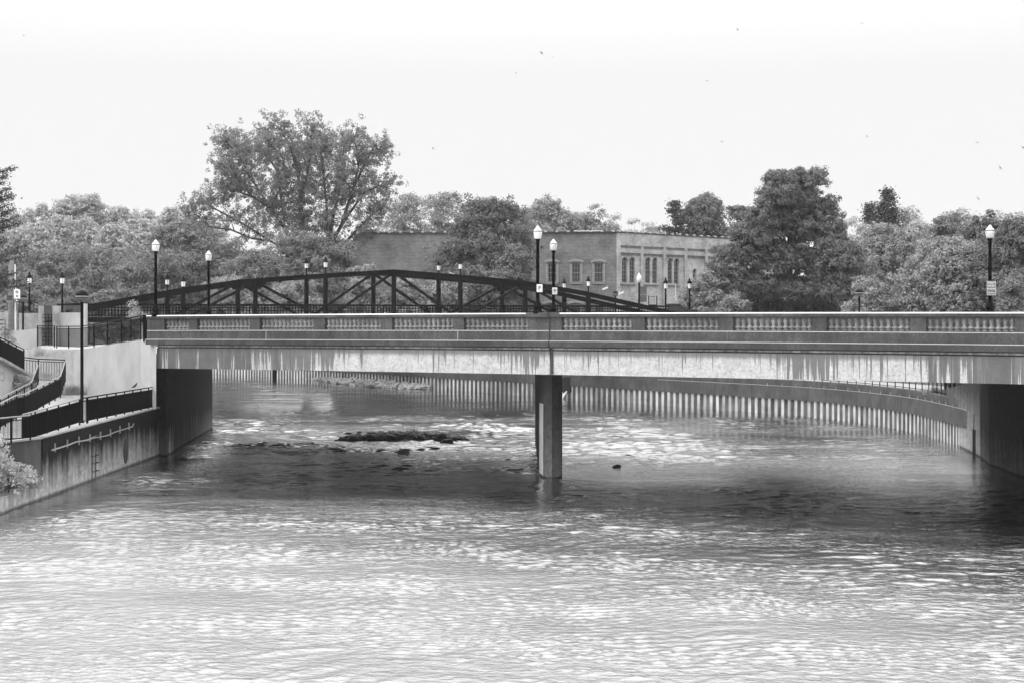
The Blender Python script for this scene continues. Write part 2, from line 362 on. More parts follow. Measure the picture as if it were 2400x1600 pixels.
def rect(v0, v1, z0, z1): return [(v0,z0),(v0,z1),(v1,z1),(v1,z0)]
UL, UR, UJ = upx(346), 58.0, upx(1290)
bridge = empty('road_bridge', L0, 'long weathered concrete road bridge with balustrade crossing the river on one pier', 'bridge')
for s, (a, b) in enumerate(((upx(367), UJ-.05), (UJ+.05, UR))):
    mb = MB(); bprof(mb, a, b, rect(.02, .5, 4.72, 5.775)); part(mb, 'fascia_beam', M['fascia'], bridge)
    mb = MB(); bprof(mb, a, b, rect(-.03, .5, 5.83, 5.91)); part(mb, 'drip_course', M['ledge'], bridge)
    mb = MB(); bprof(mb, a, b, [(.09,5.775),(.09,5.83),(.5,5.83),(.5,5.775)]); bprof(mb, a, b, rect(.10, .5, 5.911, 5.95)); part(mb, 'groove', M['under'], bridge)
for s, (a, b) in enumerate(((UL, UJ-.02), (UJ+.02, UR))):
    mb = MB(); bprof(mb, a, b, [(-.16,5.95),(-.16,6.20),(-.12,6.23),(.5,6.23),(.5,5.95)]); part(mb, 'cornice', M['band'], bridge)
    mb = MB(); bprof(mb, a, b, [(-.05,6.231),(-.05,6.66),(-.03,6.69),(.38,6.69),(.38,6.231)]); part(mb, 'base_panel', M['panel'], bridge)
# deck slab, skewed so that its ends follow the river walls
SK = Vector((0, 22.6, 0))
def deck(u0, u1, v0, z0, z1, name, m_, back=SK):
    n = 12; vs = []; fs = []
    for i in range(n+1):
        u = u0+(u1-u0)*i/n; p = L0+DU*u+DV*v0
        for q, z in ((p, z0), (p, z1), (p+back, z1), (p+back, z0)): vs.append((q.x, q.y, z+camber(u)))
    for i in range(n):
        for j in range(4): fs.append((i*4+j, (i+1)*4+j, (i+1)*4+(j+1)%4, i*4+(j+1)%4))
    fs += [(3,2,1,0), tuple(n*4+j for j in range(4))]
    mb = MB(); mb.add(vs, fs); return part(mb, name, m_, bridge)
deck(UL+.3, UR, .52, 5.62, 6.3, 'deck_slab', M['under']); deck(UL+.3, UR, .52, 6.304, 6.42, 'carriageway', M['road'], SK*.96)
for k in range(6):      # girders seen from below
    mb = MB(); o = SK*((k+.9)/6.2)
    p = L0+DU*1.5+o; q = L0+DU*UR+o; mb.beam((p.x, p.y, 5.2), (q.x, q.y, 5.2), .5, .82); part(mb, 'girder', M['under'], bridge)
mb = MB(); p = L0+DU*0+SK; q = L0+DU*UR+SK; mb.beam((p.x,p.y,6.05),(q.x,q.y,6.05),.4,2.7); part(mb, 'far_parapet', M['panel'], bridge)
mb = MB(); o = Vector((0,11.1,0)); p = L0+DU*.2+o; q = L0+DU*UR+o; mb.beam((p.x,p.y,6.93),(q.x,q.y,6.93),.45,1.02); part(mb, 'median_wall', M['panel'], bridge)
# parapet: pedestals, balusters, coping
par = MB(); bprof(par, UL, UJ-.012, [(-.09,7.29),(-.11,7.33),(-.11,7.44),(-.06,7.47),(.36,7.47),(.36,7.29)]); coping = part(par, 'coping', M['coping'], bridge)
par = MB(); bprof(par, UJ+.012, UR, [(-.09,7.29),(-.11,7.33),(-.11,7.44),(-.06,7.47),(.36,7.47),(.36,7.29)]); part(par, 'coping', M['coping'], bridge)
bays = [(386,443),(463,586),(610,735),(762,893),(920,1063),(1088,1239),(1317,1482),(1512,1685),(1719,1903),(1938,2133),(2171,2379)]
bu = [(upx(a), upx(b)) for a, b in bays]; bu.append((bu[-1][1]+.62, bu[-1][1]+.62+3.6)); bu.append((bu[-1][1]+.62, bu[-1][1]+.62+3.6))
edges = [UL]+[x for ab in bu for x in ab]+[UR]
for i in range(0, len(edges), 2):
    a, b = edges[i], edges[i+1]
    segs = [(a, b)] if not (a < UJ < b) else [(a, UJ-.015), (UJ+.015, b)]
    for s in segs:
        mb = MB(); bprof(mb, s[0], s[1], rect(-.03, .33, 6.691, 7.289)); part(mb, 'pedestal', M['panel'], bridge)
mb = MB(); bprof(mb, upx(1239)-.06, UJ-.02, rect(-.17,.42,7.30,7.50)); part(mb, 'pedestal_cap', M['coping'], bridge)
mb = MB(); bprof(mb, UJ+.02, upx(1311)+.06, rect(-.17,.42,7.30,7.50)); part(mb, 'pedestal_cap', M['coping'], bridge)
for a, b in bu[:11]:    # square bottom rail carrying the balusters
    mb = MB(); bprof(mb, a+.001, b-.001, rect(.04, .28, 6.691, 6.725)); bprof(mb, a+.001, b-.001, rect(.05,.27,7.245,7.289)); part(mb, 'baluster_rail', M['panel'], bridge)
bprofl = [(.085,6.725),(.085,6.755),(.05,6.77),(.045,6.785),(.115,6.83),(.122,6.86),(.10,6.885),(.055,6.92),(.062,6.94),(.05,6.955),(.062,7.0),(.088,7.09),(.098,7.15),(.09,7.19),(.06,7.215),(.06,7.225),(.09,7.235),(.09,7.246)]
bal_m = MB(); bal_m.lathe([(r*1.05, z-6.72) for r, z in bprofl], n=10)
bal0 = bal_m.build('baluster', M['balus'], None, True)
nb = 0; far_b = MB(); first = True; cells = []
for a, b in bu:
    n = max(2, int(round((b-a)/.262)))
    for i in range(n): cells.append(a+(b-a)*(i+.5)/n)
for u in reversed(cells):
    x, y, z = B(u, .16, 6.72)
    if u > 52: continue
    if nb < 98:
        o = bal0 if nb == 0 else bal0.copy()
        if nb: COL.objects.link(o)
        o.location = (x, y, z); reparent(o, bridge); nb += 1
    else: far_b.lathe([(r*1.05, zz-6.72) for r, zz in bprofl], (x, y, z), 8)
tag(part(far_b, 'baluster_run', M['balus'], bridge, True), kind='stuff')
mb = MB(); j = [(7.47,.0),(6.9,.0),(6.24,.0)];
for (ua, za, ub, zb) in ((0,7.3,.0,6.3),):
    mb.beam(B(UJ,-.04,7.44), B(UJ,-.04,6.26), .03, .1)
    mb.beam(B(UJ+.02,-.05,6.2), B(UJ+.09,-.02,5.6), .05, .1); mb.beam(B(UJ+.09,0,5.62), B(UJ+.1,0,4.75), .07, .1)
part(mb, 'expansion_joint', M['under'], bridge)
for a_, b_ in ((UL, UJ-.03), (UJ+.03, UR)):
    mb = MB(); bprof(mb, a_, b_, [(-.118,7.425),(-.118,7.452),(-.07,7.476),(-.05,7.476),(-.05,7.425)]); part(mb, 'coping_highlight', M['signw'], bridge)  # sky highlight along the coping edge, painted as a white strip
    mb = MB(); bprof(mb, a_, b_, [(-.056,6.665),(-.056,6.682),(-.03,6.698),(-.0,6.698),(-.0,6.665)]); part(mb, 'ledge_highlight', M['white'], bridge)  # lit tops of both ledges, painted as thin white strips
    mb = MB(); bprof(mb, a_, b_, [(-.165,6.21),(-.165,6.222),(-.12,6.24),(-.06,6.24),(-.06,6.21)]); part(mb, 'ledge_highlight', M['white'], bridge)
for px_j in (455, 625, 752, 1074, 1500, 1709, 1925, 2155, 2290):
    mb = MB(); u_j = upx(px_j); bprof(mb, u_j-.012, u_j+.012, rect(-.053, -.045, 6.25, 6.66)); part(mb, 'panel_joint', M['white'] if px_j in (625, 1074) else M['under'], bridge)
# pier
pier = MB(); pp = [(1.30,71.3),(1.44,70.15),(1.80,69.55),(2.24,70.2),(2.33,71.2),(2.36,92.2),(1.9,93),(1.38,92)]
pier.prism(pp, -1.2, 4.70); part(pier, 'pier', M['pier'], bridge)
mb = MB(); mb.prism([(1.24,71.3),(1.40,70.08),(1.80,69.46),(2.29,70.12),(2.39,71.2),(2.42,92.2),(1.32,92)], 4.701, 4.76); part(mb, 'pier_cap', M['coping'], bridge)
mb = MB(); mb.prism([(1.27,71.29),(1.42,70.10),(1.44,70.14),(1.29,71.30)], .15, 3.4); part(mb, 'lit_facet_strip', M['pale'], bridge)  # lit facet of the pier nose, its brightness put in as a pale strip
# abutments
mb = MB(); mb.prism([(-18.4,81.6),(-20.2,103.6),(-26,103.6),(-26,93.5),(-19.3,82.7)], -1, 4.72); part(mb, 'abutment', M['abut'], bridge)
ra = [(23.15,40),(23.2,66),(23.45,71),(23.85,76.8),(24.75,81.2)]
mb = MB(); mb.prism(ra+[(27.1,80.9),(27.1,40)], -1, 4.73); part(mb, 'abutment', M['abut'], bridge)
mb = MB(); mb.prism([(-20.25,103.65),(-20.85,106.6),(-25.9,106.6),(-25.9,103.65)], -1, 5.3); part(mb, 'wing_block', M['pale'], bridge)
mb = MB(); mb.prism([(24.76,81.25),(26.9,97.5),(27.6,97.5),(27.12,81.25)], -1, [4.1,2.75,2.75,4.1]); part(mb, 'wing_wall', M['wing'], bridge)
mb = MB(); mb.prism([(24.9,82.1),(25.35,82.1),(25.4,83.4),(25.0,83.4)], -1, 1.35); part(mb, 'end_pile', M['black'], bridge)
# ------------------------------------------------------------------ lamps on the road bridge
def acorn(): 
    r = empty('street_lamp', (0,0,0))
    m1 = MB(); m1.lathe([(.22,0),(.23,.08),(.205,.19),(.15,.215),(.15,.26),(.205,.295),(.215,.33),(.12,.56),(.105,.58),(.105,.62),(.088,.63),(.088,.7)], n=8); m1.build('base', M['black'], r)
    m1 = MB(); m1.lathe([(.085,.7),(.068,3.18),(.085,3.2),(.085,3.23),(.065,3.25),(.115,3.39),(.12,3.42)], n=12); m1.build('shaft', M['black'], r, True)
    m1 = MB(); m1.lathe([(.135,3.425),(.165,3.47),(.198,3.68),(.205,3.75)], n=16); g = m1.build('globe', M['glass'], r, True)
    m1 = MB(); m1.lathe([(.213,3.752),(.213,3.785)], n=16)
    for k in range(4):
        a = k*math.pi/2+.5; m1.beam((.14*math.cos(a),.14*math.sin(a),3.43), (.212*math.cos(a),.212*math.sin(a),3.76), .012, .012)
    m1.build('band', M['signg'], r)
    m1 = MB(); m1.lathe([(.205,3.787),(.17,3.85),(.11,3.9),(.085,3.95),(.05,4.0),(.02,4.03),(.0,4.04)], n=16); m1.build('roof', M['glass'], r, True)
    return r
lamp0 = acorn()
def place(proto, loc, label, cat, group, sc=1, first=False, rz=0):
    o = proto if first else copy_tree(proto)
    o.location = loc; o.scale = (sc,)*3; o.rotation_euler[2] = rz; tag(o, label, cat, group); return o
G1 = 'tall acorn street lamps on the road bridge'
place(lamp0, (1.165,69.55,7.50), 'tall black acorn lamp on the bridge parapet, left one of the middle pair', 'street lamp', G1, .985, True)
place(lamp0, (2.15,79.6,7.45), 'shorter looking black acorn lamp right of the expansion joint, with a small parking sign', 'street lamp', G1, .985)
place(lamp0, (-18.73,80.75,7.42), 'black acorn lamp at the left end of the bridge parapet, above the pale wall', 'street lamp', G1)
place(lamp0, (-18.35,92.9,7.45), 'black acorn lamp behind the parapet, second from the left bridge end', 'street lamp', G1, .99)
place(lamp0, (21.3,68.45,7.45), 'black acorn lamp at the right of the bridge carrying the river sign', 'street lamp', G1, .99)
# lantern and dome lamps
def lantern(h=3.25):
    r = empty('lantern_lamp', (0,0,0)); m1 = MB(); k = h-1.02
    if h > 2: m1.lathe([(.19,0),(.19,.06),(.11,.16),(.085,.25),(.08,.9),(.1,.92),(.1,.96),(.075,.98),(.065,k),(.1,k+.05),(.11,k+.1)], n=10)
    else: m1.lathe([(.12,0),(.07,.06),(.055,k),(.1,k+.05),(.11,k+.1)], n=10)
    m1.build('post', M['black'], r); m1 = MB(); m1.lathe([(.13,k+.105),(.15,k+.12),(.185,k+.5),(.19,k+.52)], n=8); m1.build('glass', M['glass'], r)
    m1 = MB()
    for q in range(4):
        a = q*math.pi/2+.4; m1.beam((.14*math.cos(a),.14*math.sin(a),k+.11),(.2*math.cos(a),.2*math.sin(a),k+.54),.022,.022)
    m1.build('frame', M['black'], r)
    m1 = MB(); m1.lathe([(.235,k+.525),(.225,k+.56),(.16,k+.7),(.1,k+.78),(.065,k+.8),(.065,k+.83),(.09,k+.87),(.085,k+.91),(.04,k+.95),(.02,k+1.0),(.0,k+1.02)], n=10); m1.build('lid', M['black'], r)
    return r
lan = lantern(3.25); G2 = 'tall lantern lamps on posts'
place(lan, (*P(69,0,118)[:2], 7.78), 'black lantern lamp on the low wall at the far left, beside the parking signs', 'lantern lamp', G2, 1, True)
place(lan, (*P(146,0,118)[:2], 7.78), 'black lantern lamp above the white panel wall left of the truss end', 'lantern lamp', G2)
place(lan, (*P(1560,0,143)[:2], 7.6), 'black lantern lamp at the right truss foot, in front of the tan brick wall', 'lantern lamp', G2, 1.15)
place(lan, (*P(1616,0,146)[:2], 7.8), 'black lantern lamp beside the small pale tree right of the truss foot', 'lantern lamp', G2, 1.1)
# truss bridge geometry first: near truss u axis
TP = Vector(((923-1200)/F*132, 132, 0)); TQ = Vector(((1574-1200)/F*139.6, 139.6, 0)); TD = (TQ-TP).normalized()
TO = Vector((-2.05, 3.2, 0)); PAN = 5.92
tz = {0:11.68, 1:11.28, 2:10.80, 3:9.86}
truss = empty('truss_bridge', TP, 'dark steel truss footbridge with a gently arched top behind the road bridge', 'bridge')
def TT(u, o, z): p = TP+TD*u+o; return Vector((p.x, p.y, z))
UE = (TQ-TP).length
for oi, o in enumerate((Vector((0,0,0)), TO)):
    top = [(-UE-1.2, 8.10), (-3*PAN, tz[3]), (-2*PAN, tz[2]), (-PAN, tz[1]), (0, tz[0]), (PAN, tz[1]), (2*PAN, tz[2]), (3*PAN, tz[3]), (UE+.3, 8.10)]
    mb = MB()
    for (a, za), (b, zb) in zip(top, top[1:]):
        d = .04*(1 if b > a else -1); p, q = TT(a-d, o, za-.2), TT(b+d, o, zb-.2)
        mb.beam(p, q, .34, .10); mb.beam(p+Vector((0,0,.17)), q+Vector((0,0,.17)), .42, .06); mb.beam(p-Vector((0,0,.17)), q-Vector((0,0,.17)), .40, .05)
        mb.beam(p, q, .2, .34)
    part(mb, 'top_chord', M['iron'], truss)
    mb = MB(); mb.beam(TT(-UE-1, o, 7.35), TT(UE+1, o, 7.35), .35, .42); part(mb, 'bottom_chord', M['iron'], truss)
    for k in (-3,-2,-1,0,1,2,3):
        mb = MB(); zt = tz[abs(k)]-.35
        for e in (-.15, .15): mb.beam(TT(k*PAN+e, o, 7.3), TT(k*PAN+e, o, zt), .30, .05, TD)
        mb.beam(TT(k*PAN, o, 7.3), TT(k*PAN, o, zt), .04, .30, TD); part(mb, 'vertical_post', M['iron'], truss)
    for a, b in ((0,1),(0,-1),(2,1),(-2,-1),(2,3),(-2,-3)):
        mb = MB(); sgn = 1 if b > a else -1
        p, q = TT(a*PAN+.25*sgn, o, tz[abs(a)]-.4), TT(b*PAN-.2*sgn, o, 7.5)
        mb.beam(p, q, .24, .22); part(mb, 'diagonal', M['iron'], truss)
    for a in (2, -2):   # gusset plates
        mb = MB(); z = tz[2]-.25; e = TD*1.1
        c = TT(a*PAN, o, z); n3 = Vector((TD.y, -TD.x, 0))*.06
        pts = [c-e*.9, c+e*.9+Vector((0,0,-.1)), c+e*.35+Vector((0,0,-.62)), c-e*.35+Vector((0,0,-.62))]
        mb.add([p+n3 for p in pts]+[p-n3 for p in pts], [(0,1,2,3),(7,6,5,4),(0,4,5,1),(1,5,6,2),(2,6,7,3),(3,7,4,0)]); part(mb, 'gusset_plate', M['iron'], truss)
    mb = MB(); oo = o*.9 if oi else Vector((-.15,.25,0))     # lattice railing along the walkway
    mb.beam(TT(-UE-1,oo,8.60), TT(UE,oo,8.60), .12, .14); mb.beam(TT(-UE-1,oo,8.36), TT(UE,oo,8.36), .05, .05); mb.beam(TT(-UE-1,oo,7.72), TT(UE,oo,7.72), .06, .08); mb.beam(TT(-UE-1,oo,8.12), TT(UE,oo,8.12), .04, .05)
    u = -UE-1
    while u < UE: mb.beam(TT(u,oo,7.6), TT(u,oo,8.58), .05, .05); u += .26
    part(mb, 'railing', M['iron'], truss)
mb = MB(); c = TO*.5; mb.beam(TT(-UE-4,c,7.42), TT(UE+3,c,7.42), 3.5, .16); part(mb, 'walkway', M['road'], truss)
for s in (-1, 1):
    mb = MB(); p = TT(s*(UE+1.0), TO*.5, 3); mb.box(p, (4.2, 5, 8.2), (TD, Vector((-TD.y,TD.x,0)), Vector((0,0,1)))); part(mb, 'end_support', M['cap'], truss)
lan2 = lantern(1.62); G3 = 'lanterns on the truss posts'
spots = [(-1,0,12.72,'near lantern left of the truss peak'),(1,0,12.70,'near lantern right of the truss peak'),(-3,0,11.0,'near lantern on the left slope of the truss'),(3,0,11.30,'near lantern on the right slope of the truss'),
 (-1,1,12.75,'rear lantern left of the truss peak'),(1,1,12.70,'rear lantern right of the truss peak'),(-3,1,11.25,'rear lantern on the left slope of the truss'),(3,1,11.20,'rear lantern behind the tall lamp on the right truss slope')]
for i, (k, oi, zt, lab) in enumerate(spots):
    p = TT(k*PAN, TO if oi else Vector((0,0,0)), 0); place(lan2, (p.x, p.y, zt-1.62), 'small black '+lab+', white glass', 'lantern lamp', G3, 1, i == 0)
def dome(H):
    r = empty('dome_lamp', (0,0,0)); m1 = MB(); m1.lathe([(.12,0),(.12,.05),(.075,.08),(.07,H-.62),(.10,H-.60),(.10,H-.56)], n=12); m1.build('pole', M['black'], r, True)
    m1 = MB(); m1.lathe([(.30,H-.30),(.303,H-.26),(.292,H-.20),(.262,H-.13),(.21,H-.07),(.14,H-.025),(.06,H-.003),(0,H)], n=20); m1.build('dome', M['dome'], r, True)
    m1 = MB(); m1.lathe([(.308,H-.335),(.31,H-.30)], n=20); m1.build('ring', M['white'], r)
    m1 = MB(); m1.lathe([(.304,H-.37),(.304,H-.336)], n=20); m1.build('collar', M['black'], r)
    m1 = MB(); m1.lathe([(.1,H-.58),(.2,H-.53),(.27,H-.45),(.298,H-.371)], n=20); m1.build('bowl', M['bowl'], r, True)
    return r
M['dome'] = mat('dome_shell', .004, .22, .2, 4, 0, .12)
m, n, p = base_mat('clear_bowl'); p.inputs['Base Color'].default_value = (.12,.12,.12,1); p.inputs['Roughness'].default_value = .3; p.inputs['Alpha'].default_value = .55; M['bowl'] = m
dm = dome(6.05); G4 = 'round dome lamps'
place(dm, (*P(192,0,70)[:2], 2.55), 'tall black dome lamp on the river walk, rising in front of the pale wall', 'street lamp', G4, 1, True)
place(dm, (*P(54,0,112)[:2], 3.15), 'black dome lamp half hidden by the white parking sign at far left', 'street lamp', G4)
place(dm, (*P(1442,0,152)[:2], 4.22), 'black dome lamp showing above the right slope of the truss, by the brick corner', 'street lamp', G4)
place(dm, (*P(2014,0,112)[:2], 3.55), 'black dome lamp in front of the light green trees right of the big tree', 'street lamp', G4)
wl = empty('white_globe_lamp', P(1498, 758, 152), 'white acorn globe lamp with a banner in front of the tan brick wall', 'street lamp'); 
mb = MB(); mb.lathe([(.1,-1),(.09,2.45),(.12,2.5)], n=10); mb.build('post', M['black'], wl); mb = MB(); mb.lathe([(.12,2.51),(.24,2.75),(.26,3.0),(.2,3.2),(.1,3.3),(.07,3.42),(0,3.48)], n=14); mb.build('globe', M['glass'], wl, True)
wl.location.z -= -1.5
# banner with its round emblem
bn = empty('banner', P(1508,690,151.6), 'grey banner with a pale round emblem hanging beside the white globe lamp', 'banner')
mb = MB(); mb.box((0,0,0), (.66,.03,1.42)); mb.build('cloth', M['banner'], bn)
mb = MB()
for k in range(20):
    a, b = 2*math.pi*k/20, 2*math.pi*(k+1)/20; mb.beam((.23*math.cos(a),-.03,.23*math.sin(a)-.05), (.23*math.cos(b),-.03,.23*math.sin(b)-.05), .02, .05, Vector((0,1,0)))
mb.box((0,-.03,-.05), (.56,.02,.07)); mb.build('emblem', M['trim'], bn)
mb = MB(); mb.beam((-.42,.0,.73),(.34,0,.73),.03,.03); mb.beam((-.42,0,-.73),(.34,0,-.73),.03,.03); mb.build('bracket', M['black'], bn)
# ------------------------------------------------------------------ signs
def txt(body, size, loc, parent, m_, name='lettering', wide=1):
    cu = bpy.data.curves.new('t', 'FONT'); cu.body = body; cu.size = size; cu.align_x = 'CENTER'; cu.align_y = 'CENTER'; cu.extrude = .002; cu.offset = size*.02
    o = bpy.data.objects.new('t', cu); COL.objects.link(o)
    me = bpy.data.meshes.new_from_object(o.evaluated_get(bpy.context.evaluated_depsgraph_get())); bpy.data.objects.remove(o)
    me.materials.clear(); me.materials.append(m_); q = bpy.data.objects.new(name, me); COL.objects.link(q)
    q.rotation_euler = (R(90),0,0); q.location = loc; q.scale = (wide,1,1); q.parent = parent; return q
def psign(px, py, Y, sc, label):
    s = empty('parking_sign', P(px,py,Y), label, 'sign', 'no parking signs on the bridge lamps')
    mb = MB(); w_, h_ = .265*sc, .355*sc; c = .03
    poly = []
    for cx, cz, a0 in ((w_/2-c,h_/2-c,0),(-w_/2+c,h_/2-c,90),(-w_/2+c,-h_/2+c,180),(w_/2-c,-h_/2+c,270)):
        for k in range(5): a = R(a0+k*22.5); poly.append((cx+c*math.cos(a), cz+c*math.sin(a)))
    n = len(poly); mb.add([(x,0,z) for x, z in poly]+[(x,.01,z) for x, z in poly], [tuple(range(n)), tuple(range(n,2*n))[::-1]]+[(i,n+i,n+(i+1)%n,(i+1)%n) for i in range(n)])
    mb.build('plate', M['signw'], s); mb = MB(); r_ = .108*sc
    for k in range(24):
        a, b = 2*math.pi*k/24, 2*math.pi*(k+1)/24; mb.beam((r_*math.cos(a),-.008,r_*math.sin(a)*1.12), (r_*math.cos(b),-.008,r_*math.sin(b)*1.12), .004, .016*sc, Vector((0,1,0)))
    mb.beam((-r_*.72,-.012,r_*.8), (r_*.72,-.012,-r_*.8), .004, .014, Vector((0,1,0))); mb.build('prohibition_ring', M['signg'], s)
    txt('P', .20*sc, (0,-.008,0), s, M['signd'])
    return s
psign(1264.6, 676, 69.38, 1, 'white no parking sign on the left lamp of the middle pair')
psign(1300.2, 682.5, 79.40, 1.0, 'white no parking sign on the right lamp of the middle pair')
fs = empty('river_sign', P(2323.5,676,68.2), 'dark river sign with four lines of white lettering on the right lamp post', 'sign')
mb = MB(); mb.box((0,0,0),(.40,.012,.62)); mb.build('plate', M['signg'], fs)
mb = MB()
for s in (-1,1): mb.box((s*.192,-.009,0),(.016,.006,.62)); mb.box((0,-.009,s*.302),(.368,.006,.016))
mb.build('border', M['signw'], fs)
txt('FLINT', .115, (0,-.009,.225), fs, M['signw']); txt('RIVER', .115, (0,-.009,.10), fs, M['signw']); txt('WATERSHED', .10, (0,-.009,-.03), fs, M['signw'], wide=.62); txt('Flint River', .08, (0,-.009,-.20), fs, M['signw'], wide=.85)
# signs at the far left
ps = empty('sign_post', P(40,760,104), 'thin grey post carrying the white and the arrow signs at far left', 'sign post'); mb = MB(); mb.beam((0,0,-1.6),(0,0,2.3),.05,.05); mb.build('post', M['signg'], ps)
s1 = empty('notice_sign', P(39.8,689,103.8), 'white upright notice sign with a faint disc on the thin post at far left', 'sign'); mb = MB(); mb.box((0,0,0),(.42,.02,.66)); mb.build('plate', M['signw'], s1)
mb = MB(); mb.tube([(0,-.012,.12),(0,-.018,.12)], .11, 20); mb.build('disc', M['walk'], s1); mb = MB(); mb.tube([(0,-.012,-.16),(0,-.018,-.16)], .07, 14); mb.box((.08,-.015,-.16),(.1,.006,.03)); mb.build('mark', M['signg'], s1)
s2 = empty('arrow_sign', P(39.8,704.5,103.8), 'small dark sign with a white left arrow under the notice sign', 'sign'); mb = MB(); mb.box((0,0,0),(.28,.02,.22)); mb.build('plate', M['signd'], s2)
mb = MB(); mb.box((.03,-.014,0),(.13,.006,.05)); mb.add([(-.02,-.014,.08),(-.02,-.014,-.08),(-.11,-.014,0)], [(0,2,1)]); mb.build('arrow', M['signw'], s2)
s3 = empty('square_sign', P(22.5,700,103.4), 'square dark sign with a pale figure on the wooden pole at far left', 'sign'); mb = MB(); mb.box((0,0,0),(.42,.02,.46)); mb.build('plate', M['signg'], s3); mb = MB(); mb.box((0,-.013,.03),(.36,.006,.34)); mb.build('field', M['signd'], s3)
mb = MB()
for cx, cz, r_ in ((-.07,-.05,.06),(.08,-.03,.06),(0,.07,.05)):
    for k in range(10): a, b = 2*math.pi*k/10, 2*math.pi*(k+1)/10; mb.beam((cx+r_*math.cos(a),-.018,cz+r_*math.sin(a)),(cx+r_*math.cos(b),-.018,cz+r_*math.sin(b)),.004,.018,Vector((0,1,0)))
mb.build('figure', M['walk'], s3)
up = empty('utility_pole', P(26,800,104), 'weathered wooden utility pole behind the dark tree at far left', 'utility pole'); mb = MB(); mb.tube([(0,0,-1),(0,0,5.9)], [.21,.16], 10); mb.build('pole', M['wood'], up, True); mb = MB(); mb.tube([(.28,.05,-.3),(.26,.05,3.7),(.24,.05,5.2)], .05, 6); mb.build('conduit', M['signw'], up)
mb = MB(); mb.beam((-1.0,0,5.6),(-.1,0,5.4),.09,.09); mb.build('bracket_arm', M['black'], up)
# ------------------------------------------------------------------ railings
def railing(name, label, tops, hgt, sp=.115, post_every=1.75, shiny=True, cat='railing', group=None, rail_mat=None, pk=.018, drop=.0):
    r = empty(name, (tops[0].x, tops[0].y, tops[0].z-hgt), label, cat, group); dn = Vector((0,0,1))
    mb = MB(); mb.tube(tops, .03, 8); part(mb, 'top_rail', rail_mat or (M['bright'] if shiny else M['black']), r, True)
    mb = MB()
    for p, q in zip(tops, tops[1:]):
        mb.beam(p-dn*.13, q-dn*.13, .035, .04); mb.beam(p-dn*(hgt-.13), q-dn*(hgt-.13), .035, .04)
    part(mb, 'side_rail', M['black'], r)
    for p, q in zip(tops, tops[1:]):
        L = (q-p).length; n = max(1, round(L/post_every))
        for i in range(n):
            a = p.lerp(q, i/n); b = p.lerp(q, (i+1)/n)
            mb = MB(); mb.beam(a-dn*(hgt+drop), a-dn*.01, .055, .055); part(mb, 'post', M['black'], r)
            mb = MB(); k = max(1, int((b-a).length/sp))
            for j in range(1, k):
                c = a.lerp(b, j/k); mb.beam(c-dn*(hgt-.13), c-dn*.13, pk, pk)
            part(mb, 'picket_panel', M['black'], r)
    mb = MB(); mb.beam(tops[-1]-dn*(hgt+drop), tops[-1]-dn*.01, .055, .055); part(mb, 'post', M['black'], r)
    return r
# front railing along the river walk (wall line x = -19.2)
xw = -19.25; wz = 3.72
railing('railing', 'long black picket railing on the river wall between the dome lamp and the bridge', [Vector((xw,69.7,wz)), Vector((xw+.35,83.2,wz))], 1.17, .09, 1.5, False, group='river walk railings', pk=.03, drop=.05)
railing('railing', 'black picket railing on the river wall, with shiny top rail, left of the dome lamp', [Vector((xw-.15,60.9,3.46)), Vector((xw,68.4,wz))], 1.15, .09, 1.5, True, group='river walk railings', pk=.03, drop=.05)
railing('railing', 'short lattice gate section in the railing gap in front of the dome lamp', [Vector((xw-.05,68.55,wz)), Vector((xw-.02,69.6,wz))], 1.17, .16, 1.2, False, group='river walk railings', pk=.02)
railing('railing', 'open black picket railing at the lower left corner, nearest section', [P(-70,986,56.2), P(71,972.6,60.8)], .98, .10, 1.6, True, group='river walk railings', pk=.018)
# ramp railings
railing('railing', 'curving black ramp railing with a bright handrail, climbing behind the river wall railing', [P(-60,972,63.5), P(0,945,65.5), P(38,926,69), P(57,923,70), P(141.6,881,79), P(153,846,84)], 1.12, .09, 1.4, True, group='ramp railings', pk=.03)
railing('railing', 'thin inner handrail with few posts in front of the ivy', [P(-60,955,68), P(0,933,70), P(74,895,78), P(89,856,84)], 1.05, .5, 1.9, True, group='ramp railings')
railing('railing', 'upright black picket railing facing the river between the stair and the pale wall', [P(56,837,86), P(90,841,86.5), P(152,843,87)], 1.28, .14, 2.2, False, group='ramp railings', pk=.022)
railing('railing', 'dark sloping stair railing at the upper left, above the painted wall', [P(-70,762,74), P(0,790.5,77), P(56,818.6,80.5)], 1.15, .07, 1.3, False, group='ramp railings', pk=.05)
railing('railing', 'black picket railing on top of the pale wall beside the bridge end', [P(133,765,94.5), P(190,765,91), P(285,749,86), P(330,740.5,82.6)], 1.33, .12, 2.4, False, group='railings on the pale wall', pk=.02)
railing('railing', 'short black picket railing on the pale wall at far left', [P(88,764,97), P(128,764,95)], 1.33, .12, 3, False, group='railings on the pale wall', pk=.02)
bp = empty('bollard', P(341,757,82), 'thick black post standing where the pale wall meets the bridge', 'post'); mb = MB(); mb.beam((0,0,-1.0),(0,0,.42),.30,.2); mb.build('body', M['black'], bp); mb = MB(); mb.beam((0,0,.42),(0,0,.46),.34,.24); mb.build('cap', M['signg'], bp)
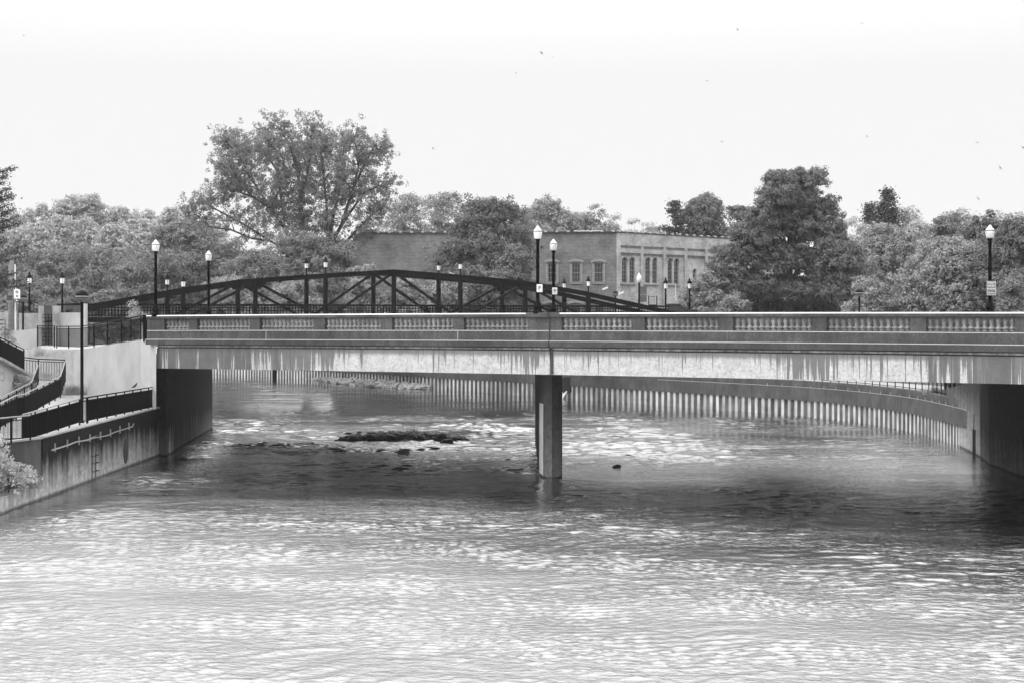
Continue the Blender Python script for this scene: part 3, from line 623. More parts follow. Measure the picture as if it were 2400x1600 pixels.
# walls on the left
def wallstrip(name, pts, zb, thick, m_, label, cat='wall', cap=None):
    """pts: (x, y, ztop) along the face; wall thickness goes away from the camera"""
    mb = MB(); n = len(pts); fr = [Vector((p[0],p[1],0)) for p in pts]; bk = []
    for i, p in enumerate(fr):
        t = (fr[min(i+1,n-1)]-fr[max(i-1,0)]).normalized(); nn = Vector((-t.y, t.x, 0)); 
        if nn.y < 0: nn = -nn
        bk.append(p+nn*thick)
    vs = [(p.x,p.y,zb) for p in fr]+[(p.x,p.y,pts[i][2]) for i, p in enumerate(fr)]+[(p.x,p.y,pts[i][2]) for i, p in enumerate(bk)]+[(p.x,p.y,zb) for p in bk]
    fs_ = []
    for i in range(n-1):
        for k in range(3): fs_.append((k*n+i, k*n+i+1, (k+1)*n+i+1, (k+1)*n+i))
    fs_ += [(0,n,2*n,3*n), (n-1,4*n-1,3*n-1,2*n-1)]
    mb.add(vs, fs_); o = mb.build(name, m_, None); return tag(o, label, cat)
def PT(px, py, Y): p = P(px,py,Y); return (p.x, p.y, p.z)
wallstrip('retaining_wall', [PT(88,818.6,97), PT(155,818.6,92.8), PT(190,818,91), PT(222,813.5,89), PT(280,803.5,85.5), PT(329,797,82.6)], 2.2, .4, M['paint2'], 'large pale concrete retaining wall beside the left end of the bridge', 'wall')
mb = MB(); a, b = P(329.2,0,82.4), P(366,0,80.5); mb.prism([(a.x,a.y),(b.x,b.y),(b.x-.3,b.y+.9),(a.x-.2,a.y+.9)], 2.58, [ZP(796.5,82.4),ZP(795.6,80.5)]*1+[6.2,6.2]); tag(mb.build('wall_pier', M['white']), 'bright white end pier of the retaining wall against the bridge', 'wall')
wallstrip('parapet_wall', [PT(-60,778,98.6), PT(19,776,98.2), PT(84,771,97.3)], 2.2, .4, M['paint2'], 'pale low parapet wall at far left above the stair railing', 'wall')
mb = MB(); a = P(84,0,97.4); mb.box((a.x+.1,a.y-.02,4.6),(.3,.5,4.25)); tag(mb.build('wall_post', M['white']), 'white square post ending the low parapet wall at far left', 'post')
wallstrip('stair_wall', [PT(-70,815,74), PT(0,845,77), PT(66,882,81)], 2.2, .3, M['white'], 'white stair side wall with a sloping top at the left edge', 'wall')
mb = MB(); q0, q1, q2 = P(-70,812,73.9), P(0,842,76.8), P(67,880,80.8); mb.beam(q0,q1,.4,.14); mb.beam(q1,q2,.4,.14); tag(mb.build('stair_coping', M['pale']), 'grey coping slab along the sloping stair wall', 'coping')
mb = MB()
pts = [P(4,868,76.5),P(8,877,76.5),P(12,868,76.6),P(13,884,76.6),P(10,892,76.6),P(3,888,76.5)]
for a, b in zip(pts, pts[1:]): mb.beam(a+Vector((0,-.2,0)), b+Vector((0,-.2,0)), .02, .035, Vector((0,1,0)))
tag(mb.build('graffiti', M['signg']), 'thin grey graffiti scrawl on the white stair wall', 'graffiti')
# river wall on the left with promenade
mb = MB(); mb.prism([(-18.98,62.2),(-18.95,84.6),(-26.5,92.5),(-34,90),(-34,62.2)], -1, [2.42,2.52,2.6,2.6,2.5]); tag(mb.build('promenade_left', M['walk']), kind='structure')
rw = empty('river_wall', (-18.95,62,0), 'dark stained concrete river wall in the left foreground, pale near the water', 'wall')
mb = MB(); mb.prism([(-18.9,61.9),(-18.9,82.2),(-18.45,82.9),(-18.6,84.4),(-18.93,84.4),(-18.97,61.9)], -1, [2.46,2.56,2.56,2.56,2.54,2.46]); part(mb, 'face', M['wall'], rw)
mb = MB(); mb.beam((-19.03,62,2.49),(-19.0,84.2,2.60),.36,.07); part(mb, 'coping', M['pale'], rw)
mb = MB(); mb.prism([(-20.6,40),(-20.2,58),(-18.98,61.85),(-18.98,62.2),(-34,62.2),(-34,40)], -1, 2.44); part(mb, 'recessed_face', M['cap'], rw)
mb = MB(); a = [( -20.7,40,2.475),(-20.25,58,2.475),(-18.98,61.8,2.475)]; mb.beam(a[0],a[1],.3,.07); mb.beam(a[1],a[2],.3,.07); part(mb, 'coping', M['pale'], rw)
mb = MB(); mb.prism([(-18.86,40),(-18.9,61.88),(-20.1,58),(-20.5,40)], -1, .62); part(mb, 'footing', M['wall'], rw)
mb = MB(); cp = [P(110,1054,62.9),P(150,1042,65.2),P(170,1035,66.3),P(195,1030.5,68),P(207,1027,68.8)]
for p in cp: p.x = -18.84
mb.tube(cp, .035, 6); mb.tube([Vector((-18.84,68.2,ZP(1031,68.2))), Vector((-18.80,69.4,ZP(1020.5,69.4)))], .035, 6)
cq = [(205,1027,68.6),(240,1020,71.4),(262,1011,73),(285,1004,74.9),(300,999,76.2),(304,992,76.5)]
mb.tube([Vector((-18.84, y, ZP(py,y))) for _, py, y in cq], .03, 6)
for y in np.arange(63.4, 76.5, 1.75):
    py = np.interp(y, [62.9,65.2,68,71.4,74.9,76.2],[1054,1042,1030.5,1020,1004,999]); mb.beam((-18.86,y,ZP(py,y)-.12),(-18.86,y,ZP(py,y)+.24),.03,.06)
tag(mb.build('cable_conduit', M['bright']), 'pale bent cable conduit with brackets on the river wall', 'pipe')
lad = empty('wall_ladder', (-18.84,69.3,0), 'rusty ladder rungs set in the river wall', 'ladder')
for k, z in enumerate((.42,.78,1.12,1.62,2.02)):
    mb = MB(); mb.tube([(-18.9,69.0,z),(-18.72,69.05,z),(-18.72,69.7,z),(-18.9,69.75,z)], .018, 6); part(mb, 'rung', M['foam'], lad)
mb = MB(); mb.beam((-18.86,69.0,.1),(-18.86,69.0,1.2),.03,.03); mb.beam((-18.86,69.6,.1),(-18.86,69.6,1.2),.03,.03); part(mb, 'stringer', M['foam'], lad)
mb = MB(); pts = [(-18.885, 75.0+.42*math.cos(a)+.1, .85+.62*math.sin(a)) for a in np.linspace(0, 2*math.pi, 20)[:-1]]; n = len(pts)
mb.add(pts+[(x-.3,y,z) for x,y,z in pts], [tuple(range(n)), tuple(range(n,2*n))[::-1]]+[(i,(i+1)%n,n+(i+1)%n,n+i) for i in range(n)])
mb.v = [(x+.02,y,z) for x,y,z in mb.v]; tag(mb.build('drain_outfall', M['foam']), 'dark oval drain outlet low in the river wall', 'drain')
mb = MB(); mb.prism([(-18.9,67.5),(-17.9,70),(-18.9,73)], -.1, .0-.02)
# pale end wall seen behind the railing end
wallstrip('corner_wall', [PT(350,890,84.4), PT(352,889,84.2), PT(374,900,83.2)], 2.5, .2, M['pale'], 'short concrete upstand at the end of the river walk railing', 'wall')
# pillars and walls at the left end of the truss bridge
def blk(name, x0, x1, y0, y1, Y, d, m_, label, cat='wall', zb=5.3):
    mb = MB(); a, b = P(x0,0,Y), P(x1,0,Y); mb.box(((a.x+b.x)/2, Y+d/2, (ZP(y0,Y)+zb)/2), (b.x-a.x, d, ZP(y0,Y)-zb)); return tag(mb.build(name, m_), label, cat)
blk('low_wall', 141, 191, 733, 0, 116, 1.5, M['white'], 'white panel wall left of the truss bridge foot')
blk('low_wall', 44, 90, 734, 0, 117, 1.5, M['pale'], 'stained pale wall under the left lantern lamp')
blk('pillar', 90, 98, 717, 0, 115.6, .5, M['pale'], 'narrow concrete pillar left of the metal gate', 'pillar')
blk('pillar', 123, 138, 717, 0, 115.6, .5, M['pale'], 'concrete pillar right of the metal gate', 'pillar')
blk('pillar', 191, 200, 712, 0, 114, .6, M['white'], 'white pillar behind the dome lamp at the truss foot', 'pillar')
blk('pillar', 10, 22, 729, 0, 113, .6, M['pale'], 'pale pillar at the far left edge behind the utility pole', 'pillar')
blk('pillar', 30, 36, 729, 0, 113, .5, M['pale'], 'thin pale pillar behind the notice sign post', 'pillar')
blk('low_wall', -60, 10, 732, 0, 118, .5, M['pale'], 'pale wall running off the left edge')
blk('low_wall', 98, 191, 716, 0, 124, .5, M['cap'], 'long grey wall behind the gate and pillars')
blk('utility_cabinet', 125.5, 135.5, 736, 0, 115.2, .3, M['signg'], 'grey cabinet on the pillar by the gate', 'cabinet', ZP(752,115.2))
gt = empty('metal_gate', P(109,800,115.8), 'black metal lattice gate between two pale pillars', 'gate'); mb = MB(); a = P(97,0,115.8).x; b = P(122,0,115.8).x
for x in np.linspace(a, b, 4): mb.beam((x,115.8,5.4),(x,115.8,ZP(736,115.8)),.08,.05)
for z in np.linspace(5.5, ZP(737,115.8), 9): mb.beam((a,115.8,z),(b,115.8,z),.03,.05)
part(mb, 'lattice', M['black'], gt)
mb = MB(); a = P(97.5,0,115.76).x; mb.beam((a,115.74,5.4),(a,115.74,ZP(735,115.74)),.16,.1); part(mb, 'gate_post', M['black'], gt)
mb = MB(); a = P(-20,0,112); mb.beam((a.x,112,6.6),(P(9,0,112).x,112,6.6),.05,.1)
for z in (5.8,6.2,7.0,7.3): mb.beam((a.x,112,z),(P(9,0,112).x,112,z),.05,.07)
tag(mb.build('slat_fence', M['black']), 'dark slatted fence at the far left edge', 'fence')
# street behind: pale carriageway strip
mb = MB(); mb.add([(-46,98.5,5.404),(-20.8,100,5.404),(-21.5,110,5.404),(-40,112,5.404)], [(0,1,2,3)]); tag(mb.build('path', M['walk']), kind='structure')
# ------------------------------------------------------------------ sheet pile wall with cap
def resample(path, step):
    out = []; nrm = []; d = 0
    for p, q in zip(path, path[1:]):
        L = (q-p).length; t = (q-p)/L
        while d < L: out.append(p+t*d); nrm.append(Vector((-t.y, t.x, 0))); d += step
        d -= L
    return out, nrm
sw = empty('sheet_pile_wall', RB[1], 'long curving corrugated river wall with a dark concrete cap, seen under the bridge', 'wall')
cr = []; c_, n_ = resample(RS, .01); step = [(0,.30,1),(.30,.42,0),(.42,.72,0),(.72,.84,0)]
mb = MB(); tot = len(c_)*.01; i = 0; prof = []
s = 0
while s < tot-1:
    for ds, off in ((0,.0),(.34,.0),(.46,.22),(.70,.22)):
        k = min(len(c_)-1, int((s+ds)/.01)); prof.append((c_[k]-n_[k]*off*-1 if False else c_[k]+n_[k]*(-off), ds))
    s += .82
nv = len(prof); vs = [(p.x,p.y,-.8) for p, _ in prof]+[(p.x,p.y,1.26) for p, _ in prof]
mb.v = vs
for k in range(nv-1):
    mb.f.append((k, k+1, nv+k+1, nv+k)); mb.m.append(0 if prof[k][1] == 0 else 1)  # front flats coloured as lit, flanks and recesses as shaded
part(mb, 'sheet_piling', [M['pile_lit'], M['pile_shaded']], sw)
def sweep(path, prof, name, m_, root):
    mb = MB(); n = len(path); k = len(prof); vs = []
    for i, p in enumerate(path):
        t = (path[min(i+1,n-1)]-path[max(i-1,0)]).normalized(); nn = Vector((-t.y,t.x,0))
        for o, z in prof: q = p+nn*o; vs.append((q.x,q.y,z))
    mb.add(vs, [(i*k+j, (i+1)*k+j, (i+1)*k+(j+1)%k, i*k+(j+1)%k) for i in range(n-1) for j in range(k)]); return part(mb, name, m_, root)
sweep(RS, [(.12,1.22),(.12,2.18),(-.7,2.18),(-.7,1.22)], 'cap_beam', M['cap'], sw)
sweep(RS, [(-.02,2.182),(-.02,2.72),(-.7,2.72),(-.7,2.182)], 'upstand', M['cap'], sw)
cc, nn_ = resample(RS[1:], .9); mb = MB(); mb.tube([p+Vector((0,0,2.24))+q*.10 for p, q in list(zip(cc, nn_))[:60]], .025, 5)
for p, q in list(zip(cc, nn_))[1:44:2]: mb.beam(p+q*.1+Vector((0,0,2.2)), p+q*.1+Vector((0,0,2.42)), .05, .05)
part(mb, 'conduit', M['bright'], sw)
for p, hgt, wd in ((614,0,0),): 
    q = min(RS, key=lambda r_: abs(1200+F*r_.x/r_.y-p)); mb = MB(); mb.box((q.x,q.y-.2,.45),(.45,.6,1.5)); part(mb, 'dark_bay', M['black'], sw)
# far bank railing and outlet behind the pier
pth = [Vector((p.x, p.y, 3.75)) for p in offset(RB, .35)[2:8]]
railing('railing', 'black post railing on the far river wall seen under the right half of the bridge', pth, 1.05, .9, 1.2, False, group='far bank railings', pk=.03)
railing('railing', 'black railing climbing the wing wall at the right abutment', [Vector((27.3,97.0,3.75)), Vector((25.1,81.9,5.05))], 1.02, .5, 1.0, False, group='far bank railings', pk=.03)
q = P(1327,900,146); mb = MB(); mb.tube([(q.x+.0,q.y-1.6,q.z),(q.x,q.y+.4,q.z)], [.78,.78], 16); 
tag(mb.build('outfall_pipe', M['foam']), 'dark round outfall pipe just right of the pier', 'pipe')
mb = MB(); a = P(1322,916,144.2); mb.tube([a+Vector((.25,0,.0)), a+Vector((.05,-.1,-.25)), a+Vector((-.25,-.2,-a.z+.02))], [.07,.09,.13], 6); tag(mb.build('water_spout', M['glass']), 'thin white stream of water falling from the outfall pipe', 'water jet', None, None)
# ------------------------------------------------------------------ rocks
rng = np.random.default_rng(5)
def rock_mb(mb, c, r, sq=.6, sd=0):
    g = np.random.default_rng(sd); n, k = 7, 4; vs = [(c[0],c[1],c[2]+r*sq*g.uniform(.8,1.1))]
    for i in range(1, k):
        for j in range(n):
            a = 2*math.pi*j/n+i*.3; ph = math.pi*i/k; q = r*g.uniform(.75,1.15)
            vs.append((c[0]+q*math.sin(ph)*math.cos(a)*1.2, c[1]+q*math.sin(ph)*math.sin(a), c[2]+q*sq*math.cos(ph)))
    vs.append((c[0],c[1],c[2]-r*sq)); fs_ = [(0,1+j,1+(j+1)%n) for j in range(n)]
    for i in range(k-2):
        for j in range(n): fs_.append((1+i*n+j, 1+(i+1)*n+j, 1+(i+1)*n+(j+1)%n, 1+i*n+(j+1)%n))
    l = len(vs)-1; fs_ += [(l, 1+(k-2)*n+(j+1)%n, 1+(k-2)*n+j) for j in range(n)]
    mb.add(vs, fs_)
def W(px, py): Y = EYE*F/(py-HY); return Vector(((px-1200)/F*Y, Y, 0))
mb = MB()
for i in range(430):
    t = rng.choice([rng.normal(.18,.08), rng.normal(.42,.10), rng.normal(.66,.09), rng.random(), rng.normal(.9,.05)]); t = min(1,max(0,t)); px = 792+t*300+rng.normal(0,3); k = math.sin(min(1,max(0,t))*math.pi)**.6
    py = 1031+rng.uniform(-9,1)*k-(4*t-2 if t < .5 else 0); c = W(px, py); r = rng.uniform(.10,.30)*(.6+.4*k); rock_mb(mb, (c.x,c.y,.02+rng.uniform(0,.26)*k), r, .7, i)
tag(mb.build('rubble_island', M['rock']), 'low dark rubble island in midstream left of the pier', 'rubble', kind='stuff')
mb = MB()
for i in range(900):
    t = rng.random(); px = 735+t*270; lo = np.interp(px,[735,800,900,1005],[890,900,909,912]); hi = np.interp(px,[735,800,900,1005],[888,893,896,909])
    py = rng.uniform(hi, lo); c = W(px, py); rock_mb(mb, (c.x,c.y,rng.uniform(0,.3)+(lo-py)*.035), rng.uniform(.16,.36), .8, i+999)
tag(mb.build('riprap', M['rubble']), 'pale riprap stones heaped at the foot of the sheet piling', 'rubble', kind='stuff')
for px, py, r, lab in ((946,1063,.28,'single dark square block in the water below the rubble island'),(818,1017,.26,'dark boulder above the left end of the rubble island'),(868,1016,.24,'dark boulder left behind the middle of the island'),(893,1014,.22,'small dark boulder behind the middle of the island'),(1046,1036,.36,'dark boulder at the right tip of the island'),(1446,1094,.20,'low dark stone in the water right of the pier'),(842,1013,.14,'tiny stone behind the left end of the island')):
    c = W(px, py); mb = MB()
    if px == 946:
        mb.prism([(c.x-.32,c.y-.1),(c.x+.28,c.y-.2),(c.x+.3,c.y+.3),(c.x-.2,c.y+.32)], -.2, [.20,.28,.27,.24])
    else: rock_mb(mb, (c.x,c.y,.03), r, .6, int(px))
    tag(mb.build('rock', M['rock']), lab, 'rock', 'rocks in the river')
def grass_tuft(name, c, n, h, spread, m_, label, cat='plant'):
    mb = MB()
    for i in range(n):
        a = rng.uniform(0,2*math.pi); d = rng.uniform(0,spread); p = Vector((c[0]+math.cos(a)*d, c[1]+math.sin(a)*d*.6, c[2])); q = p+Vector((rng.normal(0,.25)*h, rng.normal(0,.15)*h, h*rng.uniform(.5,1))); w_ = .012+.01*h
        mb.add([p-Vector((w_,0,0)), p+Vector((w_,0,0)), q], [(0,1,2)])
    return tag(mb.build(name, m_), label, cat)
for k, (px, py, h, sp_, lab) in enumerate(((962,1024,.75,.5,'weeds on the middle of the rubble island'),(1035,1032,.7,.25,'tuft of weeds near the right tip of the island'),(935,1024,.5,.5,'thin weeds left of the island centre'),(992,1026,.45,.35,'small weeds between the two larger weed tufts'))):
    grass_tuft('weed_tuft', W(px,py), 90, h, sp_, M['rock'], lab)
grass_tuft('grass_tuft', P(95,836,87.5), 160, .75, .7, LF['bush'], 'pale dry grass tuft in front of the retaining wall', 'grass tuft')
# ------------------------------------------------------------------ vegetation
def leaf_mesh(name, C, Nn, size, rg, m_):
    """one small quad (folded rhomb) per leaf, centres C, facing Nn"""
    n = len(C); Nn = Nn/np.linalg.norm(Nn, axis=1, keepdims=True)
    r = rg.normal(size=(n,3)); t = np.cross(Nn, r); t /= np.linalg.norm(t, axis=1, keepdims=True); b = np.cross(Nn, t)
    s = (size*rg.uniform(.6,1.3,n))[:,None]
    V = np.empty((n,4,3)); V[:,0] = C-t*s; V[:,1] = C-b*s*.6; V[:,2] = C+t*s; V[:,3] = C+b*s*.6
    me = bpy.data.meshes.new(name); me.vertices.add(4*n); me.vertices.foreach_set('co', V.astype(np.float32).ravel())
    me.loops.add(4*n); me.loops.foreach_set('vertex_index', np.arange(4*n, dtype=np.int32))
    me.polygons.add(n); me.polygons.foreach_set('loop_start', np.arange(0,4*n,4,dtype=np.int32)); me.polygons.foreach_set('loop_total', np.full(n,4,dtype=np.int32))
    me.materials.append(m_); me.update(calc_edges=True); return me
def tufts(blobs, nt_, per, tr, leaf, rg, m_, name='crown', inner=.18, droop=.0, flat=.75):
    B_ = np.array(blobs, float); ar = (B_[:,3]*B_[:,4]+B_[:,3]*B_[:,5]+B_[:,4]*B_[:,5]); k = rg.choice(len(B_), nt_, p=ar/ar.sum())
    d = rg.normal(size=(nt_,3)); d /= np.linalg.norm(d, axis=1, keepdims=True); d[:,2] = np.where(d[:,2] < -.35, -d[:,2], d[:,2])
    ph = rg.uniform(0,6.28,(len(B_),3))[k]
    lump = 1+.24*np.sin(d[:,0]*5+ph[:,0])*np.sin(d[:,1]*5+ph[:,1])+.16*np.sin(d[:,2]*7+ph[:,2])
    rad = np.where(rg.random(nt_) < inner, rg.uniform(.3,.9,nt_), np.where(rg.random(nt_) < .07, rg.uniform(1.1,1.34,nt_), rg.uniform(.72,1.14,nt_)))*lump
    c = B_[k,:3]+d*rad[:,None]*B_[k,3:6]
    # drop tufts buried well inside other blobs
    keep = np.ones(nt_, bool)
    for q in range(len(B_)):
        e = (((c-B_[q,:3])/B_[q,3:6])**2).sum(1); keep &= ~((e < .36) & (k != q) & (rg.random(nt_) < .85))
    c = c[keep]; d = d[keep]; n = len(c)
    up = np.array([0,0,1.]); ax = d*.8+up*.7; ax /= np.linalg.norm(ax, axis=1, keepdims=True)
    trr = tr*rg.uniform(.55,1.35,n)
    l = rg.normal(size=(n,per,3)); l /= np.linalg.norm(l, axis=2, keepdims=True)
    dt = (l*ax[:,None,:]).sum(2); l = np.where((dt < -.1)[:,:,None], l-2*dt[:,:,None]*ax[:,None,:], l)
    pos = c[:,None,:]+l*(trr[:,None]*rg.uniform(.7,1.05,(n,per)))[:,:,None]*np.array([1,1,flat]); pos += rg.normal(size=pos.shape)*(.22*tr)
    nn = l*1.0+ax[:,None,:]*.25+rg.normal(size=(n,per,3))*.22
    return leaf_mesh(name, pos.reshape(-1,3), nn.reshape(-1,3), leaf, rg, m_)
def skeleton(segs_in, name='trunk', m_=None):
    mb = MB()
    for pts, rr in segs_in: mb.tube(pts, rr, 6)
    return mb, name, m_ or M['bark']
def simple_trunk(h, r, blobs, rg, lean=0):
    segs = [([Vector((0,0,-1.5)), Vector((lean*.3,0,h*.35)), Vector((lean,0,h*.9))], [r*1.25, r, r*.35])]
    for b in blobs[:9]:
        c = Vector(b[:3]); s = Vector((lean*.5,0,max(h*.15, min(c.z*.55, h*.6)))); mid = s.lerp(c,.5)+Vector((rg.normal(0,.2),rg.normal(0,.2),rg.uniform(0,.5)))
        segs.append(([s, mid, c+Vector((0,0,b[5]*.4))], [r*.45, r*.28, r*.08]))
    return segs
def make_tree(name, loc, blobs, nt_, per, tr, leaf, m_, label, seed, group=None, trunk=(0,.25), lean=0, inner=.18, droop=0, cat='tree', extra=None):
    rg = np.random.default_rng(seed); r = empty(name, loc, label, cat, group)
    o = bpy.data.objects.new('crown', tufts(blobs, nt_, per, tr, leaf, rg, m_, 'crown', inner, droop)); COL.objects.link(o); o.parent = r
    top = max(b[2] for b in blobs); segs = simple_trunk(trunk[0] or top, trunk[1], blobs, rg, lean)
    if extra: segs += extra
    mb, nm, mm = skeleton(segs); mb.build(nm, mm, r, True); return r
def lumps(H, Wd, n, seed, z0=.22, shape='round', dep=.9):
    """blob centres (local, metres) for a crown H tall and Wd wide"""
    g = random.Random(seed); out = []
    for i in range(n):
        t = (i+.5)/n; z = z0+(1-z0)*t
        if shape == 'round': wv = math.sin(math.pi*min(1, .12+.86*((z-z0)/(1-z0))**.85))**.55
        elif shape == 'cone': wv = (1-(z-z0)/(1-z0))**.75*.95+.12
        else: wv = .55+.45*math.sin(math.pi*t)
        R_ = Wd/2*wv; a = i*2.4+g.uniform(-.5,.5); rr = R_*g.uniform(.35,.72); br = Wd*g.uniform(.15,.23)*(.75+.4*wv)
        out.append((rr*math.cos(a), rr*math.sin(a)*dep, z*H-br*.35, br*g.uniform(.9,1.2), br, br*g.uniform(.75,1.0)))
    out.append((0,0,H*(z0+.35*(1-z0)), Wd*.26, Wd*.24, H*(1-z0)*.33)); return out
GZ = 6.1
def tree_at(px, top, wpx, Y, shape, m_, label, seed, n=16, dens=1.0, leaf=.17, tr=.5, z0=.15, name='tree', group=None, gz=GZ, inner=.15, per=22, trunk=.2, cat='tree'):
    H = ZP(top, Y)-gz; Wd = wpx*Y/F; bl = lumps(H, Wd, n, seed, z0, shape)
    area = sum(b[3]*b[5] for b in bl)*8; nt_ = int(dens*area/(tr*tr)*.95)
    return make_tree(name, (*P(px,0,Y)[:2], gz), bl, nt_, int(per*1.5), tr, leaf*.76, m_, label, seed, group, trunk=(H*.8, trunk), inner=inner, cat=cat)
# tall airy cottonwood
def cottonwood():
    rg = np.random.default_rng(11); g = random.Random(7); Y = 186; base = P(722,0,Y); segs = []; tips = []
    def px2(x, y, dy=0): p = P(x, y, Y); return Vector((p.x-base.x, dy, p.z-GZ))
    limbs = [ # (start px,py) control points traced as real limbs, with depth offsets
     [(712,700,0),(706,600,0),(702,520,.5),(700,440,1.5),(690,370,2),(668,310,2),(650,280,1.5)],
     [(712,700,0),(706,600,0),(703,520,0),(716,450,-1.5),(728,380,-2),(735,320,-2),(742,280,-2)],
     [(706,600,0),(668,525,-1),(640,480,-2),(600,455,-3),(560,440,-3),(535,435,-3)],
     [(702,545,0),(660,500,2),(648,440,3),(640,380,3),(610,335,3),(560,330,3),(520,325,3)],
     [(640,480,-2),(590,400,-2.5),(570,360,-2),(545,330,-2),(530,318,-2)],
     [(600,455,-3),(575,420,-2),(545,395,-2),(520,385,-2)],
     [(720,690,0),(765,580,1),(775,500,2),(790,430,2.5),(795,370,3),(800,300,3)],
     [(765,580,1),(800,520,0),(830,430,-1),(860,370,-1.5),(880,330,-1.5),(900,350,-1.5)],
     [(765,580,1),(770,470,-2),(765,400,-3),(760,350,-3),(775,310,-3)],
     [(800,520,0),(850,440,1),(885,420,2),(905,430,2)],
     [(810,560,0),(850,520,-1),(880,490,-1),(900,480,-1)],
     [(640,480,-2),(660,430,-1),(668,360,-1),(640,330,0),(620,300,0)],
     [(706,600,0),(640,560,-2),(600,555,-3),(555,535,-4),(510,530,-4.5),(480,500,-5),(455,505,-5)],
     [(640,560,-2),(580,520,-3),(545,500,-4),(500,475,-4),(487,470,-4)],
     [(770,560,0),(820,560,1),(860,545,1),(870,530,1)],
     [(830,430,-1),(840,380,0),(835,330,0),(828,300,0)],
     [(700,440,1.5),(720,400,3),(700,340,3.5),(690,290,3)],
     [(560,440,-3),(545,460,-3),(530,470,-3)]]
    for li, L in enumerate(limbs):
        pts = [px2(*q) for q in L]; r0 = .40 if li in (0,6) else (.25 if li in (1,2,7) else .16)
        if li in (0,1,6): pts[0].z = -1.5; pts[0].x *= .6
        segs.append((pts, list(np.linspace(r0, .05, len(pts)))))
        nn_ = 0
        for a, b in zip(pts[1:], pts[2:] if len(pts) > 2 else []):
            for k in range(6 if li < 12 else 3):
                t = rg.random(); c = a.lerp(b, t); d = Vector((rg.normal(0,.8), rg.normal(0,1.2), abs(rg.normal(.8,.7)))).normalized()*rg.uniform(.7,2.1)
                e = c+d; segs.append(([c, c+d*.5+Vector((0,0,.15)), e], [.07,.045,.02])); tips.append((e, 1)); tips.append((c+d*.6, .8))
        tips.append((pts[-1], 1.1)); tips.append((pts[-1].lerp(pts[-2], .4), 1.0))
    for i in range(190):   # inner and lower foliage
        x = rg.uniform(-1,1); y = rg.uniform(300,560); x = 718+x*np.interp(y,[300,360,450,560],[110,160,155,110]); tips.append((px2(x, y, rg.normal(0,3.2)), 1.0))
    C = []; Nn = []
    for p, s in tips:
        for q in range(5):
            o = np.array(p)+rg.normal(0,.85*s,3)*np.array([.8,1,1]); k = 30
            l = rg.normal(size=(k,3)); l /= np.linalg.norm(l,axis=1,keepdims=True)
            C.append(o+l*rg.uniform(.25,.55)*rg.uniform(.5,1,(k,1))); Nn.append(l*.6+rg.normal(size=(k,3))*.5+np.array([0,0,.4]))
    r = empty('cottonwood_tree', (base.x, Y, GZ), 'tall airy broad crowned tree rising high above the left half of the truss', 'tree')
    me = leaf_mesh('crown', np.concatenate(C), np.concatenate(Nn), .115, rg, LF['cotton']); o = bpy.data.objects.new('crown', me); COL.objects.link(o); o.parent = r; r.scale = (1,1,.965)
    mb, nm, mm = skeleton(segs); mb.build(nm, mm, r, True)
cottonwood()
tree_at(600,600,190,165,'round',LF['mid'],'rounded tree under the left side of the tall airy tree',21)
tree_at(715,560,230,170,'round',LF['mid'],'broad rounded tree in front of the tall airy tree trunk',22)
tree_at(800,572,120,172,'round',LF['mid'],'rounded tree touching the left end of the brick wing',23,12)
for i,(px,top,wp,Y,lab) in enumerate(((545,660,130,150,'low light tree behind the left slope of the truss'),(690,668,150,150,'low light tree behind the two left truss lanterns'),(860,628,130,150,'low light tree left of the truss peak'),(960,660,130,152,'low light tree just right of the truss peak'),(1045,650,120,153,'low light tree between the two right truss lanterns and the peak'))):
    tree_at(px,top,wp,Y,'round',LF['light'],lab,30+i,11,leaf=.15,tr=.42,group='low trees behind the truss',name='small_tree',trunk=.12)
tree_at(1150,487,235,172,'round',LF['dark'],'dense dark dome shaped tree in front of the brick building junction',41,24,1.1)
tree_at(1210,585,130,160,'round',LF['dark'],'lower dark tree left of the middle lamp pair, below the dome shaped tree',42,12)
# behind the buildings
tree_at(955,466,140,240,'round',LF['light'],'airy tree behind the brick wing, right of the tall tree',51,14,.8,leaf=.22,tr=.75,z0=.3,gz=7)
tree_at(1040,462,125,236,'round',LF['light'],'airy tree behind the brick wing, next to the dark dome tree',52,14,.8,leaf=.22,tr=.75,z0=.3,gz=7)
tree_at(885,520,90,260,'round',LF['far'],'small pale tree behind the left end of the brick wing',53,9,.6,leaf=.26,tr=.7,z0=.3,gz=7)
tree_at(1290,484,180,265,'round',LF['light'],'airy light tree behind the brick building above the middle lamps',54,16,.9,leaf=.28,tr=.8,z0=.3,gz=7)
tree_at(1385,502,150,262,'round',LF['light'],'lower light tree behind the flat white skylight of the brick building',55,14,.9,leaf=.28,tr=.8,z0=.3,gz=7)
for i,(px,top,wp) in enumerate(((1440,505,70),(1485,512,60),(1515,520,50))):
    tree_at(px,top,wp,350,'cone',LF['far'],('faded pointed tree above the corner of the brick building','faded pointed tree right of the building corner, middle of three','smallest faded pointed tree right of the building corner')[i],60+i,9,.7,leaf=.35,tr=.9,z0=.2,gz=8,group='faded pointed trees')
tree_at(1655,472,150,216,'round',LF['dark'],'dark round tree behind the right part of the brick building',63,20,1.2,leaf=.22,tr=.55,z0=.2)
tree_at(1725,520,90,212,'round',LF['mid'],'mid grey tree between the brick building and the big tree',64,9,.8,leaf=.22,tr=.55)
